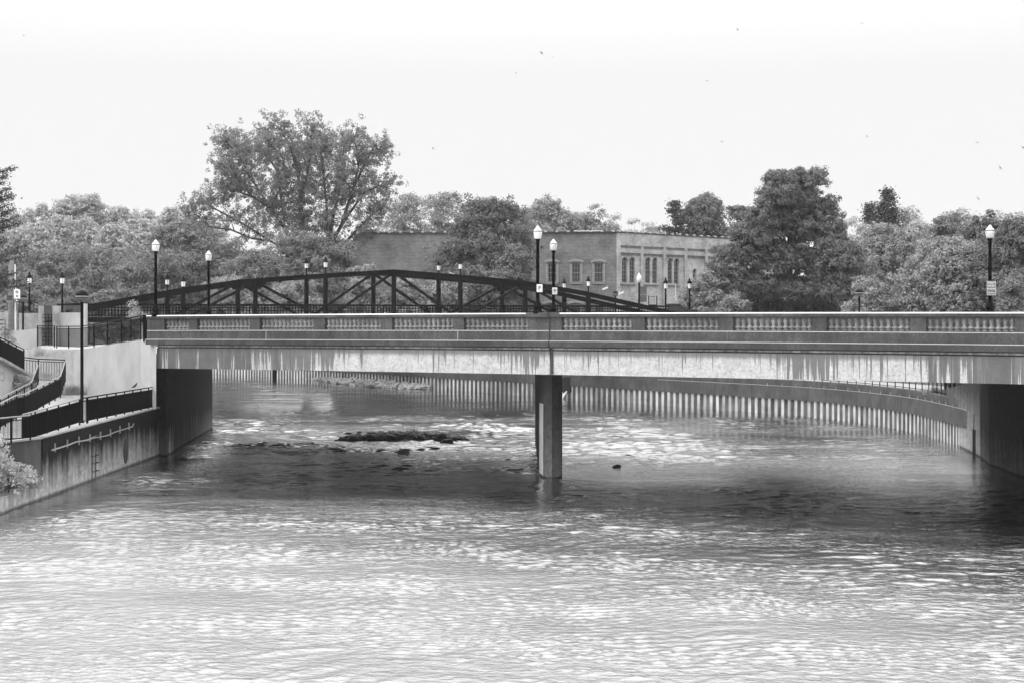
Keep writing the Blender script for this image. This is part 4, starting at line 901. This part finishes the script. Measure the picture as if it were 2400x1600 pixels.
def pine(px, top, wpx, Y, label, seed, gz=GZ, layers=13, bare=.35):
    rg = np.random.default_rng(seed); H = ZP(top,Y)-gz; Wd = wpx*Y/F; r = empty('pine_tree', (*P(px,0,Y)[:2], gz), label, 'tree', 'pines behind the other trees'); C = []; Nn = []; segs = [([Vector((0,0,-1)),Vector((0,0,H*.5)),Vector((0,0,H*.98))],[.28,.2,.05])]
    for i in range(layers):
        t = i/(layers-1); z = H*(bare+(1-bare)*t); rad = Wd/2*((1-t)**.7*.95+.10)
        for k in range(7 if t < .8 else 4):
            a = k*.9+i*1.3+rg.uniform(-.3,.3); L = rad*rg.uniform(.6,1.08); d = Vector((math.cos(a),math.sin(a),.22)); s = Vector((0,0,z)); e = s+d*L
            segs.append(([s, e], [.06,.02]))
            for q in np.linspace(.35,1,4):
                o = np.array(s+d*L*q); n_ = 30; l = rg.normal(size=(n_,3))*np.array([.42,.42,.26])*rg.uniform(.6,1.2); C.append(o+l); Nn.append(rg.normal(size=(n_,3))+np.array([0,0,.6]))
    me = leaf_mesh('crown', np.concatenate(C), np.concatenate(Nn), .16, rg, LF['needle']); o = bpy.data.objects.new('crown', me); COL.objects.link(o); o.parent = r
    mb, nm, mm = skeleton(segs); mb.build(nm, mm, r)
pine(1583,480,150,214,'dark ragged pine behind the tan brick facade',71,bare=.15,layers=17)
pine(2078,452,125,200,'tall pine with sparse layered crown standing above the trees at right',72,layers=15)
pine(2040,486,62,203,'smaller dark pine touching the tall pine on its left',73)
# right hand group
def big_right():
    Y = 150; bx = P(1850,0,Y).x; bl = []
    for (x,y,rx,rz) in ((1850,440,34,34),(1897,445,24,30),(1815,475,42,34),(1880,490,48,36),(1800,520,50,34),(1860,540,60,40),(1930,500,34,32),(1780,565,56,36),(1930,560,52,40),(1740,605,54,34),(1850,620,80,44),(1960,620,50,40),(1700,640,40,32),(1740,675,66,36),(1840,690,80,40),(1945,680,60,40),(1810,430,26,22),(1880,418,20,22),(1908,430,22,26),(1840,425,20,22),(1985,655,34,34),(1745,505,28,22)):
        p = P(x,y,Y); bl.append((p.x-bx, random.Random(x).uniform(-2.2,2.2), p.z-GZ, rx*Y/F, min(rx*Y/F,2.6)*1.15, rz*Y/F))
    make_tree('maple_tree', (bx,Y,GZ), bl, 5200, 36, .40, .12, LF['dark'], 'big dark leafy tree with a stepped pointed top right of the brick building', 81, trunk=(12,.4), inner=.2)
big_right()
for i,(px,top,wp) in enumerate(((1770,665,150),(1850,655,130),(1930,650,150),(1995,640,120))):
    tree_at(px,top,wp,157,'round',LF['dark'],'leafy undergrowth below the big tree, '+('leftmost clump','left of its trunk','right of its trunk','rightmost clump')[i],180+i,9,leaf=.16,tr=.42,group='undergrowth below the big tree',name='bush',gz=5.5,z0=.0,trunk=.1)
tree_at(1640,650,110,147,'round',LF['light'],'small light shrubby tree at the foot of the tan brick wall',82,9,leaf=.15,tr=.36,name='small_tree',trunk=.1)
tree_at(1720,700,90,140,'round',LF['mid'],'low dark bush under the left side of the big tree',83,7,leaf=.15,tr=.4,name='bush',trunk=.08,gz=5)
tree_at(2085,545,220,165,'round',LF['light'],'light leafed wide tree between the big tree and the right lamp',84,20,leaf=.17,tr=.5)
tree_at(2215,505,150,178,'round',LF['mid'],'tree top behind the light tree at right',85,14,.8,leaf=.18,tr=.5)
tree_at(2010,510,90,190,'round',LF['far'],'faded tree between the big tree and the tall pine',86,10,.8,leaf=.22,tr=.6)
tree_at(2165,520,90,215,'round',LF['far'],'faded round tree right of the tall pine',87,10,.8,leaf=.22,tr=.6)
tree_at(2045,665,150,128,'round',LF['light'],'low light leafed bush around the dome lamp at right',88,10,leaf=.14,tr=.38,name='bush',trunk=.1)
tree_at(2225,580,230,126,'round',LF['light'],'large light leafed tree left of the river sign lamp',89,20,leaf=.15,tr=.42)
tree_at(2385,535,190,122,'round',LF['dark'],'dark tree at the right edge behind the river sign lamp',90,18,leaf=.15,tr=.42)
tree_at(2290,520,130,140,'round',LF['dark'],'dark tree behind the right acorn lamp',91,14,leaf=.16,tr=.45)
tree_at(2325,492,46,139,'round',LF['dark'],'thin branchy tree top poking up beside the right lamp',92,5,.45,leaf=.16,tr=.34,z0=.75)
tree_at(2370,660,110,108,'round',LF['mid'],'low leafy bush at the right edge above the parapet',93,9,leaf=.13,tr=.36,name='bush',trunk=.1)
tree_at(1130,640,130,156,'round',LF['dark'],'dark bushy tree behind the right slope of the truss',94,10,leaf=.16,tr=.42,name='small_tree')
# left groups
for i,(px,top,wp,Y,lab) in enumerate(((215,640,120,168,'rounded hedge tree above the left end of the truss'),(300,615,150,172,'rounded hedge tree, second from the left behind the truss slope'),(375,612,130,176,'rounded hedge tree behind the left tall acorn lamp'),(450,600,130,180,'rounded hedge tree between the two left acorn lamps'),(520,585,120,182,'rounded hedge tree right of the second acorn lamp'),(110,660,110,160,'rounded hedge tree between the two far left lanterns'))):
    tree_at(px,top,wp,Y,'round',LF['mid' if i%2 else 'dark'],lab,100+i,12,leaf=.17,tr=.48,group='rounded trees behind the left truss slope')
tree_at(255,690,150,146,'round',LF['mid'],'low bush at the left foot of the truss',107,9,leaf=.15,tr=.4,name='bush',gz=5)
tree_at(50,650,120,150,'round',LF['mid'],'dull bush behind the parking signs at far left',108,9,leaf=.16,tr=.45,name='bush',gz=5)
tree_at(315,705,46,100,'round',LF['light'],'small feathery sapling at the left foot of the bridge railing',109,5,.6,leaf=.07,tr=.22,name='sapling',gz=5.4,trunk=.03,z0=.3)
# hill woods: individual airy trees with visible stems
protos = []
for i in range(4):
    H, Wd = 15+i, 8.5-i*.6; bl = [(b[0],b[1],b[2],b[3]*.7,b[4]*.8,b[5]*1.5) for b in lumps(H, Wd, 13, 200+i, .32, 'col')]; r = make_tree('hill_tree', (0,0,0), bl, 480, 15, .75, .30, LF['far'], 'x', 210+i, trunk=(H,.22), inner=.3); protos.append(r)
for i in range(2):
    H, Wd = 15+i, 9; bl = lumps(H, Wd, 13, 220+i, .2, 'round'); protos.append(make_tree('hill_tree', (0,0,0), bl, 560, 16, .7, .26, LF['mid'], 'x', 230+i, trunk=(H,.22), inner=.3))
used = [False]*6; g = random.Random(3)
ORD = ['first','second','third','fourth','fifth','sixth','seventh','eighth','ninth']
ROWN = ['the skyline row','the middle row','the right hand skyline group','the lowest row','the lower right group']
rows = [(-1.0,[20,62,105,140,172,200,228,262,292],[512,505,492,480,472,468,478,498,500],385),(0,[0,45,90,150,205,255,300,345],[545,540,535,520,525,540,550,530],345),(0,[335,372,405,440,478,510],[508,520,500,505,520,548],370),(0,[30,80,130,180,235,290,350,400],[600,590,585,580,580,590,585,590],300),(0,[385,430,470,505,545],[530,515,535,570,565],315)]
for ri, (a_, xs, tops, Y) in enumerate(rows):
    for qi, (x, tp) in enumerate(zip(xs, tops)):
        k = g.randrange(4) if Y > 320 else 4+g.randrange(2); H = 15+k%4; yy = Y+g.uniform(-8,8); p = P(x+g.uniform(-6,6), tp, yy); sc = g.uniform(.95,1.25)
        o = protos[k] if not used[k] else copy_tree(protos[k]); used[k] = True
        o.location = (p.x, yy, p.z-H*sc); o.scale = (sc*g.uniform(.85,1.25), sc, sc); o.rotation_euler[2] = g.uniform(0,6)
        tag(o, ORD[qi]+' tree from the left in '+ROWN[ri]+' of the misty hill wood', 'tree', 'misty hill woods')
# right background row
for i,(x,tp) in enumerate(((1250,500),(1340,520),(1950,520),(2130,505),(2250,510),(2330,515),(2400,520))):
    k = i%4; H = 15+k; o = copy_tree(protos[k]); Y = 270; p = P(x,tp,Y); o.location = (p.x,Y,p.z-H); o.scale = (1.1,1,1); tag(o, ('faint tree behind the roof left of the brick corner','faint tree over the white skylight','faint tree behind the big dark tree','faint tree right behind the tall pine','faint tree behind the right hand trees, left of the sign lamp','faint tree directly behind the right acorn lamp','faint tree at the right edge')[i], 'tree', 'faint background trees')
# dark layered tree entering at the left edge
def left_tree():
    rg = np.random.default_rng(77); Y = 92; bx = P(-70,0,Y).x; r = empty('dark_branching_tree', (bx,Y,5.4), 'dark tree reaching in from the left edge with layered branches', 'tree'); segs = [([Vector((0,0,-1.5)),Vector((.1,0,6)),Vector((0,0,11.5))],[.25,.16,.05])]; C = []; Nn = []
    for (x,y,y0) in ((30,392,440),(22,412,450),(14,428,470),(34,446,490),(20,455,495),(30,462,510),(26,480,530),(14,500,545),(30,488,540),(28,505,560),(36,520,575),(12,528,590),(66,592,640),(40,575,630),(45,585,630),(56,600,640),(20,600,650),(10,615,660),(58,655,690),(62,668,700),(30,640,690),(20,680,710),(12,640,690),(5,560,610),(0,470,520),(22,665,700)):
        e = P(x,y,Y)-Vector((bx,Y,5.4)); e.y = rg.normal(0,.8); s = Vector((0,0,ZP(y0,Y)-5.4)); m_ = s.lerp(e,.6)+Vector((0,0,.15)); segs.append(([s,m_,e],[.06,.04,.012]))
        for t in np.linspace(.25,1,13):
            o = np.array(s.lerp(m_,t/.6) if t < .6 else m_.lerp(e,(t-.6)/.4)); k = 30; C.append(o+rg.normal(size=(k,3))*np.array([.17,.17,.09])); Nn.append(rg.normal(size=(k,3))+np.array([0,0,1.2]))
    me = leaf_mesh('crown', np.concatenate(C), np.concatenate(Nn), .065, rg, LF['needle']); o = bpy.data.objects.new('crown', me); COL.objects.link(o); o.parent = r
    mb, nm, mm = skeleton(segs); mb.build(nm, mm, r)
left_tree()
# bush on the river wall footing, ivy and small plants
rg = np.random.default_rng(9)
def bush(name, c, blobs, nt_, per, tr, leaf, m_, label, seed):
    make_tree(name, c, blobs, nt_, per, tr, leaf, m_, label, seed, trunk=(.8,.03), inner=.3, cat='bush')
bush('bush', (-19.2,58.6,.55), [(0,0,.7,.75,.7,.55),(-.3,-.8,1.2,.65,.7,.6),(.25,.9,.45,.5,.6,.4),(-.2,-1.6,.9,.7,.8,.7),(-.3,-.5,1.85,.4,.45,.4),(-.45,-1.3,2.15,.45,.5,.4),(.2,.2,.3,.6,.9,.35)], 420, 14, .16, .05, LF['bush'], 'pale leafy bush growing on the river wall footing at lower left', 120)
bush('ivy_clump', P(20,905,79), [(-1.2,0,-.1,.9,.3,.5),(-.2,0,-.1,.8,.3,.5),(.6,0,0,.6,.3,.4)], 260, 14, .18, .06, LF['light'], 'patchy ivy below the white stair wall at the left edge', 121)
bush('bush', P(12,775,86), [(0,0,-.3,.35,.3,.45),(.35,0,-.75,.25,.3,.3)], 90, 12, .14, .045, LF['light'], 'small leafy shrub above the stair railing at the left edge', 122)
grass_tuft('grass_tuft', P(172,925,89), 260, .75, .9, LF['mid'], 'dark grass clump at the foot of the pale retaining wall')
grass_tuft('grass_tuft', P(100,885,85), 200, .5, 1.2, LF['light'], 'low weeds behind the upright picket railing')
grass_tuft('grass_tuft', (26.6,96.5,2.6), 200, .7, .8, LF['mid'], 'weeds by the far railing seen under the right of the bridge')
grass_tuft('grass_tuft', (-18.86,60.3,.6), 60, .6, .4, LF['light'], 'thin grass blades beside the pale bush on the wall footing')
# ------------------------------------------------------------------ brick building
def hit(px, A, D_): k = (px-1200)/F; return (k*A.y-A.x)/(D_.x-k*D_.y)
def wall_open(mb, A, D_, u0, u1, z0, z1, ops, dep=.28, arch=0):
    """wall plane with rectangular openings (ua,ub,za,zb) and reveals"""
    nb_ = Vector((-D_.y, D_.x, 0)); nb_ = nb_ if nb_.y > 0 else -nb_
    us = sorted({u0,u1,*[o[0] for o in ops],*[o[1] for o in ops]}); zs = sorted({z0,z1,*[o[2] for o in ops],*[o[3] for o in ops]})
    q = lambda u, z, d=0: (A.x+D_.x*u+nb_.x*d, A.y+D_.y*u+nb_.y*d, z)
    for a, b in zip(us, us[1:]):
        for c, d in zip(zs, zs[1:]):
            m1, m2 = (a+b)/2, (c+d)/2
            if any(o[0] < m1 < o[1] and o[2] < m2 < o[3] for o in ops): continue
            mb.add([q(a,c),q(b,c),q(b,d),q(a,d)], [(0,1,2,3)])
    for a, b, c, d in ops:
        mb.add([q(a,c),q(b,c),q(b,d),q(a,d),q(a,c,dep),q(b,c,dep),q(b,d,dep),q(a,d,dep)], [(0,4,5,1),(1,5,6,2),(2,6,7,3),(3,7,4,0)])
    return q
CA = Vector((12.52,184,0)); DL = (Vector((-10.2,185.6,0))-CA).normalized(); DR = (Vector((27.4,197.3,0))-CA).normalized()
zt = ZP(545.5,184); bd = empty('brick_building', (CA.x,CA.y,6), 'flat roofed two storey brick building, dark left face and tan arched window face', 'building')
def win(px0, px1, py0, py1, A, D_, nx_, nz_, hood, dark=False, arched=False, sill=True):
    a, b = sorted((hit(px0,A,D_), hit(px1,A,D_))); Y0 = A.y+D_.y*(a+b)/2; z1, z0 = ZP(py0,Y0), ZP(py1,Y0); nb_ = Vector((-D_.y,D_.x,0)); nb_ = nb_ if nb_.y > 0 else -nb_
    q = lambda u, z, d=0: Vector((A.x+D_.x*u+nb_.x*d, A.y+D_.y*u+nb_.y*d, z))
    wn = MB(); fw = .09
    for u_ in (a+fw/2, b-fw/2): wn.beam(q(u_,z0,.16), q(u_,z1,.16), .1, fw, D_)
    for z_ in (z0+fw/2, z1-fw/2): wn.beam(q(a+fw,z_,.16), q(b-fw,z_,.16), .1, fw)
    for i in range(1,nx_): u_ = a+(b-a)*i/nx_; wn.beam(q(u_,z0+fw,.165), q(u_,z1-fw,.165), .05, .045, D_)
    for i in range(1,nz_):
        z_ = z0+(z1-z0)*i/nz_; wn.beam(q(a+fw,z_,.168), q(b-fw,z_,.168), .05, .09 if i*2 == nz_ else .045)
    o = part(wn, 'window', M['frame'], bd)
    gl = MB(); gl.add([q(a,z0,.2),q(b,z0,.2),q(b,z1,.2),q(a,z1,.2)], [(0,1,2,3)]); g_ = gl.build('pane', M['pane']); g_.parent = o
    h = MB(); w_ = b-a
    if arched:
        n = 8; m_ = (a+b)/2; rise = w_*.42      # brick arch filling the square corners of the opening
        for i in range(n):
            t0, t1 = -1+2*i/n, -1+2*(i+1)/n; e0 = z1-rise*(1-math.sqrt(max(0,1-t0*t0))); e1 = z1-rise*(1-math.sqrt(max(0,1-t1*t1)))
            h.add([q(m_+t0*w_/2,e0,.05),q(m_+t1*w_/2,e1,.05),q(m_+t1*w_/2,z1+.001,.05),q(m_+t0*w_/2,z1+.001,.05)], [(0,1,2,3)])
        n = 8
        for i in range(n):
            t0, t1 = math.pi*(1-i/n), math.pi*(1-(i+1)/n); r1 = w_/2+.06
            h.beam(q(m_+r1*math.cos(t0), z1-rise+ (rise+.1)*math.sin(t0), -.03), q(m_+r1*math.cos(t1), z1-rise+(rise+.1)*math.sin(t1), -.03), .07, .16, -nb_)
        part(h, 'arch', M['brick2'], bd)
    else:
        for u_ in (a-.13, b+.13): h.beam(q(u_,z0,-.02), q(u_,z1-.05,-.02), .07, .24, D_)
        part(h, 'window_surround', M['trim'], bd); h = MB(); n = 6; m_ = (a+b)/2
        for i in range(n):
            t0, t1 = -1+2*i/n, -1+2*(i+1)/n; f_ = lambda t: z1+.34-.2*t*t
            h.beam(q(m_+t0*(w_/2+.38), f_(t0), -.05), q(m_+t1*(w_/2+.38), f_(t1), -.05), .16, .28)
        part(h, 'lintel', M['trim'], bd)
    if sill:
        h = MB(); h.beam(q(a-.2,z0-.12,-.05), q(b+.2,z0-.12,-.05), .2, .16); part(h, 'sill', M['trim'], bd)
    return (a, b, z0, z1)
lw = [win(*w_, CA, DL, 3, 4, 1) for w_ in ((1284,1304,617,662),(1340.5,1360,617,662),(1393,1413,617,662))]+[win(*w_, CA, DL, 3, 2, 1, sill=False) for w_ in ((1280,1302,714,733),(1338,1361,714,733),(1394,1416,714,733))]
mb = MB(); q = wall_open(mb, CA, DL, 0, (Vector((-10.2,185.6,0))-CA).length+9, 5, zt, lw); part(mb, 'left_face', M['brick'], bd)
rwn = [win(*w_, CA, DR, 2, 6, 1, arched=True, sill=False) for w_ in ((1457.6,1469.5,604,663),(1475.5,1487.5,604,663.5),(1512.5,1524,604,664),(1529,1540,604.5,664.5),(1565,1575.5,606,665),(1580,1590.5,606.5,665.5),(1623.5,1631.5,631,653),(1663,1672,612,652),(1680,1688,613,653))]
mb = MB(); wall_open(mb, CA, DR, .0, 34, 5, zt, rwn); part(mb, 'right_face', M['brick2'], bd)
NB = Vector((DR.y, -DR.x, 0))
def slab(a, b, z0, z1, out, m_, name):
    p = CA+DR*((a+b)/2); mb = MB(); mb.box((p.x+NB.x*out/2, p.y+NB.y*out/2, (z0+z1)/2), (b-a, out, z1-z0), (DR, NB, Vector((0,0,1)))); part(mb, name, m_, bd)
zb1, zb2, zf1, zf2 = ZP(592,184), ZP(583.5,184), ZP(575,184), ZP(571,184)
slab(-.02, 34, zf1, zt-.02, .16, M['brick2'], 'frieze_band'); slab(-.02, 34, zb1, zb2, .16, M['brick2'], 'belt_course')
for a, b in ((1445.2,1451.6),(1500,1505.5),(1553,1559),(1603,1608.5),(1651,1657),(1698,1704),(1742,1748)):
    ua, ub = hit(a,CA,DR), hit(b,CA,DR); slab(max(ua,-.02), ub, 5, zb1-.002, .162, M['brick2'], 'pilaster'); slab(max(ua,-.02), ub, zb2+.002, zf1-.002, .162, M['brick2'], 'pilaster')
px_ = [1451.6,1500,1505.5,1553,1559,1603,1608.5,1651,1657,1698]
for i in range(0,10,2):
    ua, ub = hit(px_[i],CA,DR), hit(px_[i+1],CA,DR); mb = MB(); n = int((ub-ua)/.24)
    for k in range(n):
        p = CA+DR*(ua+(k+.5)*(ub-ua)/n)+NB*.06; mb.box((p.x,p.y,zb1-.16), (.12,.12,.3), (DR,NB,Vector((0,0,1))))
    part(mb, 'shaded_dentil_course', M['brick'], bd); slab(ua+.3, ub-.1, zb2+.12, zb2+.34, .03, M['brick'], 'frieze_inset')  # dark brick on the dentils stands in for the shadow below the corbel
for i in (0,2,4):
    ua, ub = hit((1454,0,1509,0,1562)[i],CA,DR), hit((1490,0,1544,0,1593)[i],CA,DR); slab(ua, ub, ZP(668,186), ZP(665.5,186), .2, M['trim'], 'sill')
mb = MB()
for D_, L in ((DL,31),(DR,34)):
    p, q_ = CA-D_*.2, CA+D_*L; mb.beam((p.x,p.y-.02,zt+.08),(q_.x,q_.y-.02,zt+.08),.5,.14)
part(mb, 'coping', M['cap'], bd)
for D_, L in ((DL,31),(DR,34)):
    u_ = .4
    while u_ < L: mb = MB(); p = CA+D_*u_; mb.box((p.x,p.y-.1,zt+.16),(.32,.5,.22)); part(mb, 'coping_cap', M['white'], bd); u_ += 1.35
mb = MB(); e1 = CA+DL*31; e2 = CA+DR*34; mb.prism([(e1.x,e1.y+.3),(CA.x,CA.y+.4),(e2.x,e2.y+.4),(e2.x,230),(e1.x,230)], 5, zt-.3); part(mb, 'roof', M['road'], bd)
mb = MB(); a = P(1345,0,192); b = P(1408,0,192); mb.box(((a.x+b.x)/2,192.5,zt+.15),(b.x-a.x,2,1.1)); part(mb, 'skylight', M['signw'], bd)
# long brick wing at the left
wa = P(842,0,202); wb = P(1100,0,197); DW = Vector((wb.x-wa.x, wb.y-wa.y, 0)).normalized(); WZ = ZP(564.5,202)
wg = empty('brick_wing', (wa.x,wa.y,6), 'long plain brick wing with a low roofline, partly hidden by trees', 'building')
ops = []
for (p0,p1) in ((977,985),(893,900)):
    a, b = hit(p0,wa,DW), hit(p1,wa,DW); ops.append((a,b,ZP(638,200),ZP(624,200)))
mb = MB(); wall_open(mb, wa, DW, -4, 26, 5, WZ, ops); part(mb, 'wall', M['brick'], wg)
for a, b, c, d in ops:
    mb = MB(); p = wa+DW*a; q_ = wa+DW*b; mb.add([(p.x,p.y+.2,c),(q_.x,q_.y+.2,c),(q_.x,q_.y+.2,d),(p.x,p.y+.2,d)],[(0,1,2,3)]); part(mb, 'window', M['pane'], wg)
mb = MB(); p = wa-DW*4; q_ = wa+DW*26; mb.beam((p.x,p.y-.02,WZ+.07),(q_.x,q_.y-.02,WZ+.07),.45,.13); part(mb, 'coping', M['cap'], wg); u_ = -3.7
while u_ < 26: mb = MB(); p = wa+DW*u_; mb.box((p.x,p.y-.1,WZ+.15),(.3,.45,.2)); part(mb, 'coping_cap', M['white'], wg); u_ += .78
mb = MB(); p = wa-DW*4; q_ = wa+DW*26; mb.prism([(p.x,p.y+.3),(q_.x,q_.y+.3),(q_.x,225),(p.x,225)], 5, WZ-.3); part(mb, 'roof', M['road'], wg)
mb = MB(); c = P(1062,0,214); mb.box((c.x,214,ZP(556,214)-1),(1.7,2,2.6)); tag(mb.build('roof_vent_house', M['white']), 'small white roof house above the brick wing beside the dark tree', 'roof house')
# things at the right foot of the truss
def simple(name, label, cat, m_, fn): mb = MB(); fn(mb); return tag(mb.build(name, m_), label, cat)
a, b = P(1567,0,147), P(1614,0,147); simple('planter_wall', 'dark concrete block wall right of the truss foot', 'wall', M['cap'], lambda m_: (m_.box(((a.x+b.x)/2,148,ZP(715,147)-1.5),(b.x-a.x,2,3)), m_.box(((a.x+b.x)/2,148,ZP(713.4,147)),(b.x-a.x+.15,2.2,.12))))
a2, b2 = P(1564,0,142), P(1636,0,142); simple('low_kerb_wall', 'low wall with a pale top edge at the right truss foot', 'wall', M['cap'], lambda m_: (m_.box(((a2.x+b2.x)/2,143,ZP(728,142)-1),(b2.x-a2.x,1.6,2)), m_.box(((a2.x+b2.x)/2,143,ZP(727,142)),(b2.x-a2.x+.1,1.8,.08))))
a3 = P(1530,706,158); ob = empty('park_bench', (a3.x,a3.y,a3.z-.9), 'dark bench like rack with pale bars in front of the tan brick wall', 'bench')
mb = MB()
for s in (-.42,.42): mb.lathe([(.05,0),(.05,1.15),(.08,1.2),(0,1.28)], (a3.x+s,a3.y,a3.z-.7), 8)
part(mb, 'end_post', M['black'], ob); mb = MB()
for k in range(4): mb.box((a3.x-.2+.13*k,a3.y,a3.z+.1),(.06,.05,.75))
part(mb, 'slat', M['walk'], ob); mb = MB(); mb.box((a3.x,a3.y,a3.z-.42),(.9,.3,.12)); mb.box((a3.x,a3.y,a3.z+.48),(.5,.1,.05)); part(mb, 'seat', M['black'], ob)
a4 = P(1500,0,160); b4 = P(1556,0,160); simple('path_mound', 'pale sloping paved mound in front of the tan brick wall', 'paving', M['walk'], lambda m_: m_.prism([(a4.x-1,158),(b4.x+.5,158),(b4.x+.5,172),(a4.x-1,172)], 5, [ZP(717,158),ZP(728,158),ZP(728,158),ZP(715,158)]))
for i,(px,py) in enumerate(((1418,677),(1455,688))):
    c = P(px,py,183-(.3 if i == 0 else -.4)); s = empty('security_camera', c, ('white security camera on the dark brick face left of the corner','white security camera on the tan brick face just right of the corner')[i], 'camera', 'security cameras')
    mb = MB(); mb.beam((-.35,-.5,-.12),(.3,-.4,.14),.24,.2); mb.build('housing', M['signw'], s); mb = MB(); mb.beam((.15,-.4,-.05),(.15,.3,-.25),.07,.07); mb.build('bracket', M['trim'], s)
simple('wall_downpipe', 'thin pale downpipe on the tan brick wall by the third window pair', 'pipe', M['signw'], lambda m_: m_.tube([P(1583,668,190.5),P(1584,704,190.3)], .05, 6))
hz_b = P(1530,0,420); simple('far_building', 'faint pale building in the mist between the pine and the pointed trees', 'building', M['pale'], lambda m_: (m_.box((hz_b.x,420,ZP(538,420)-8),(3.4,10,17)), m_.box((hz_b.x,419.8,ZP(536.5,420)),(3.7,10.4,.3))))
# ------------------------------------------------------------------ birds
def bird(px, py, Y, sc, rz, rl, label, first=None):
    if first is None:
        mb = MB(); mb.tube([(-.09,0,0),(-.05,0,.004),(0,0,.006),(.06,0,.004),(.085,0,.0)], [.004,.018,.024,.017,.006], 8)
        for s in (-1,1):
            mb.add([(.035,s*.015,.01),(-.03,s*.015,.008),(-.01,s*.09,.03),(.045,s*.085,.032),(-.06,s*.19,.012),(-.045,s*.18,.016)], [(0,3,2,1),(3,5,4,2)]); mb.add([(-.07,s*.002,.0),(-.15,s*.03,.0),(-.09,s*.012,.004)], [(0,1,2)])
        o = mb.build('swallow', M['bird'])
    else: o = first.copy(); COL.objects.link(o)
    o.location = P(px,py,Y); o.scale = (sc,)*3; o.rotation_euler = (R(rl), R(-30), R(rz)); return tag(o, label, 'bird', 'swallows in the sky')
b0 = bird(2292,466,60,.75,70,50,'swallow flying just above the right lamp, largest of the birds')
for px,py,Y,sc,rz,rl,lab in ((2399,347,70,.8,20,30,'swallow cut by the right edge of the sky'),(2290,335,90,.8,100,10,'small swallow high above the right lamp'),(2344,394,85,.9,40,70,'thin swallow between the right lamp and the edge'),(1692,333,90,.7,90,0,'tiny swallow above the pine behind the tan building'),(1269,125,90,.9,30,60,'swallow high in the sky above the middle lamps'),(1295,134,110,.6,0,20,'faint bird right of the highest middle swallow'),(2020,55,110,.8,80,10,'tiny bird near the top of the sky at right'),(1729,70,110,.8,10,50,'tiny bird near the top of the sky, above the pine'),(1015,348,95,.6,0,80,'tiny bird right of the tall airy tree'),(1210,172,110,.6,20,30,'faint bird in the middle of the sky'),(1657,190,110,.7,60,20,'faint bird in the sky above the tan building'),(2032,320,110,.7,40,40,'faint bird above the tall pine'),(56,84,100,.6,0,0,'tiny bird in the upper left sky'),(257,537,80,.6,120,60,'small dark bird in front of the misty hill')):
    bird(px,py,Y,sc,rz,rl,lab,b0)
pg = empty('pigeon', P(316,909,79), 'small dark bird perched on the river walk railing', 'bird'); mb = MB(); mb.tube([(-.16,0,.03),(-.06,0,.09),(.03,0,.15),(.08,0,.22),(.09,0,.27),(.12,0,.275)], [.015,.05,.065,.04,.033,.008], 8); mb.tube([(0,.02,0),(0,.02,.1)], .008, 5); mb.tube([(.02,-.02,0),(.02,-.02,.1)], .008, 5); mb.build('body', M['bird'], pg, True)
# ------------------------------------------------------------------ mist
m = bpy.data.materials.new('mist'); m.use_nodes = True; n = m.node_tree; n.nodes.clear(); o_ = N(n, 'ShaderNodeOutputMaterial'); v_ = N(n, 'ShaderNodeVolumePrincipled'); v_.inputs['Color'].default_value = (.97,.97,.97,1); v_.inputs['Density'].default_value = .00018; n.links.new(v_.outputs[0], o_.inputs['Volume'])
mb = MB(); mb.box((0,450,44.5), (1700,1300,91)); hz = mb.build('haze', m); tag(hz, kind='stuff'); hz.display_type = 'WIRE'
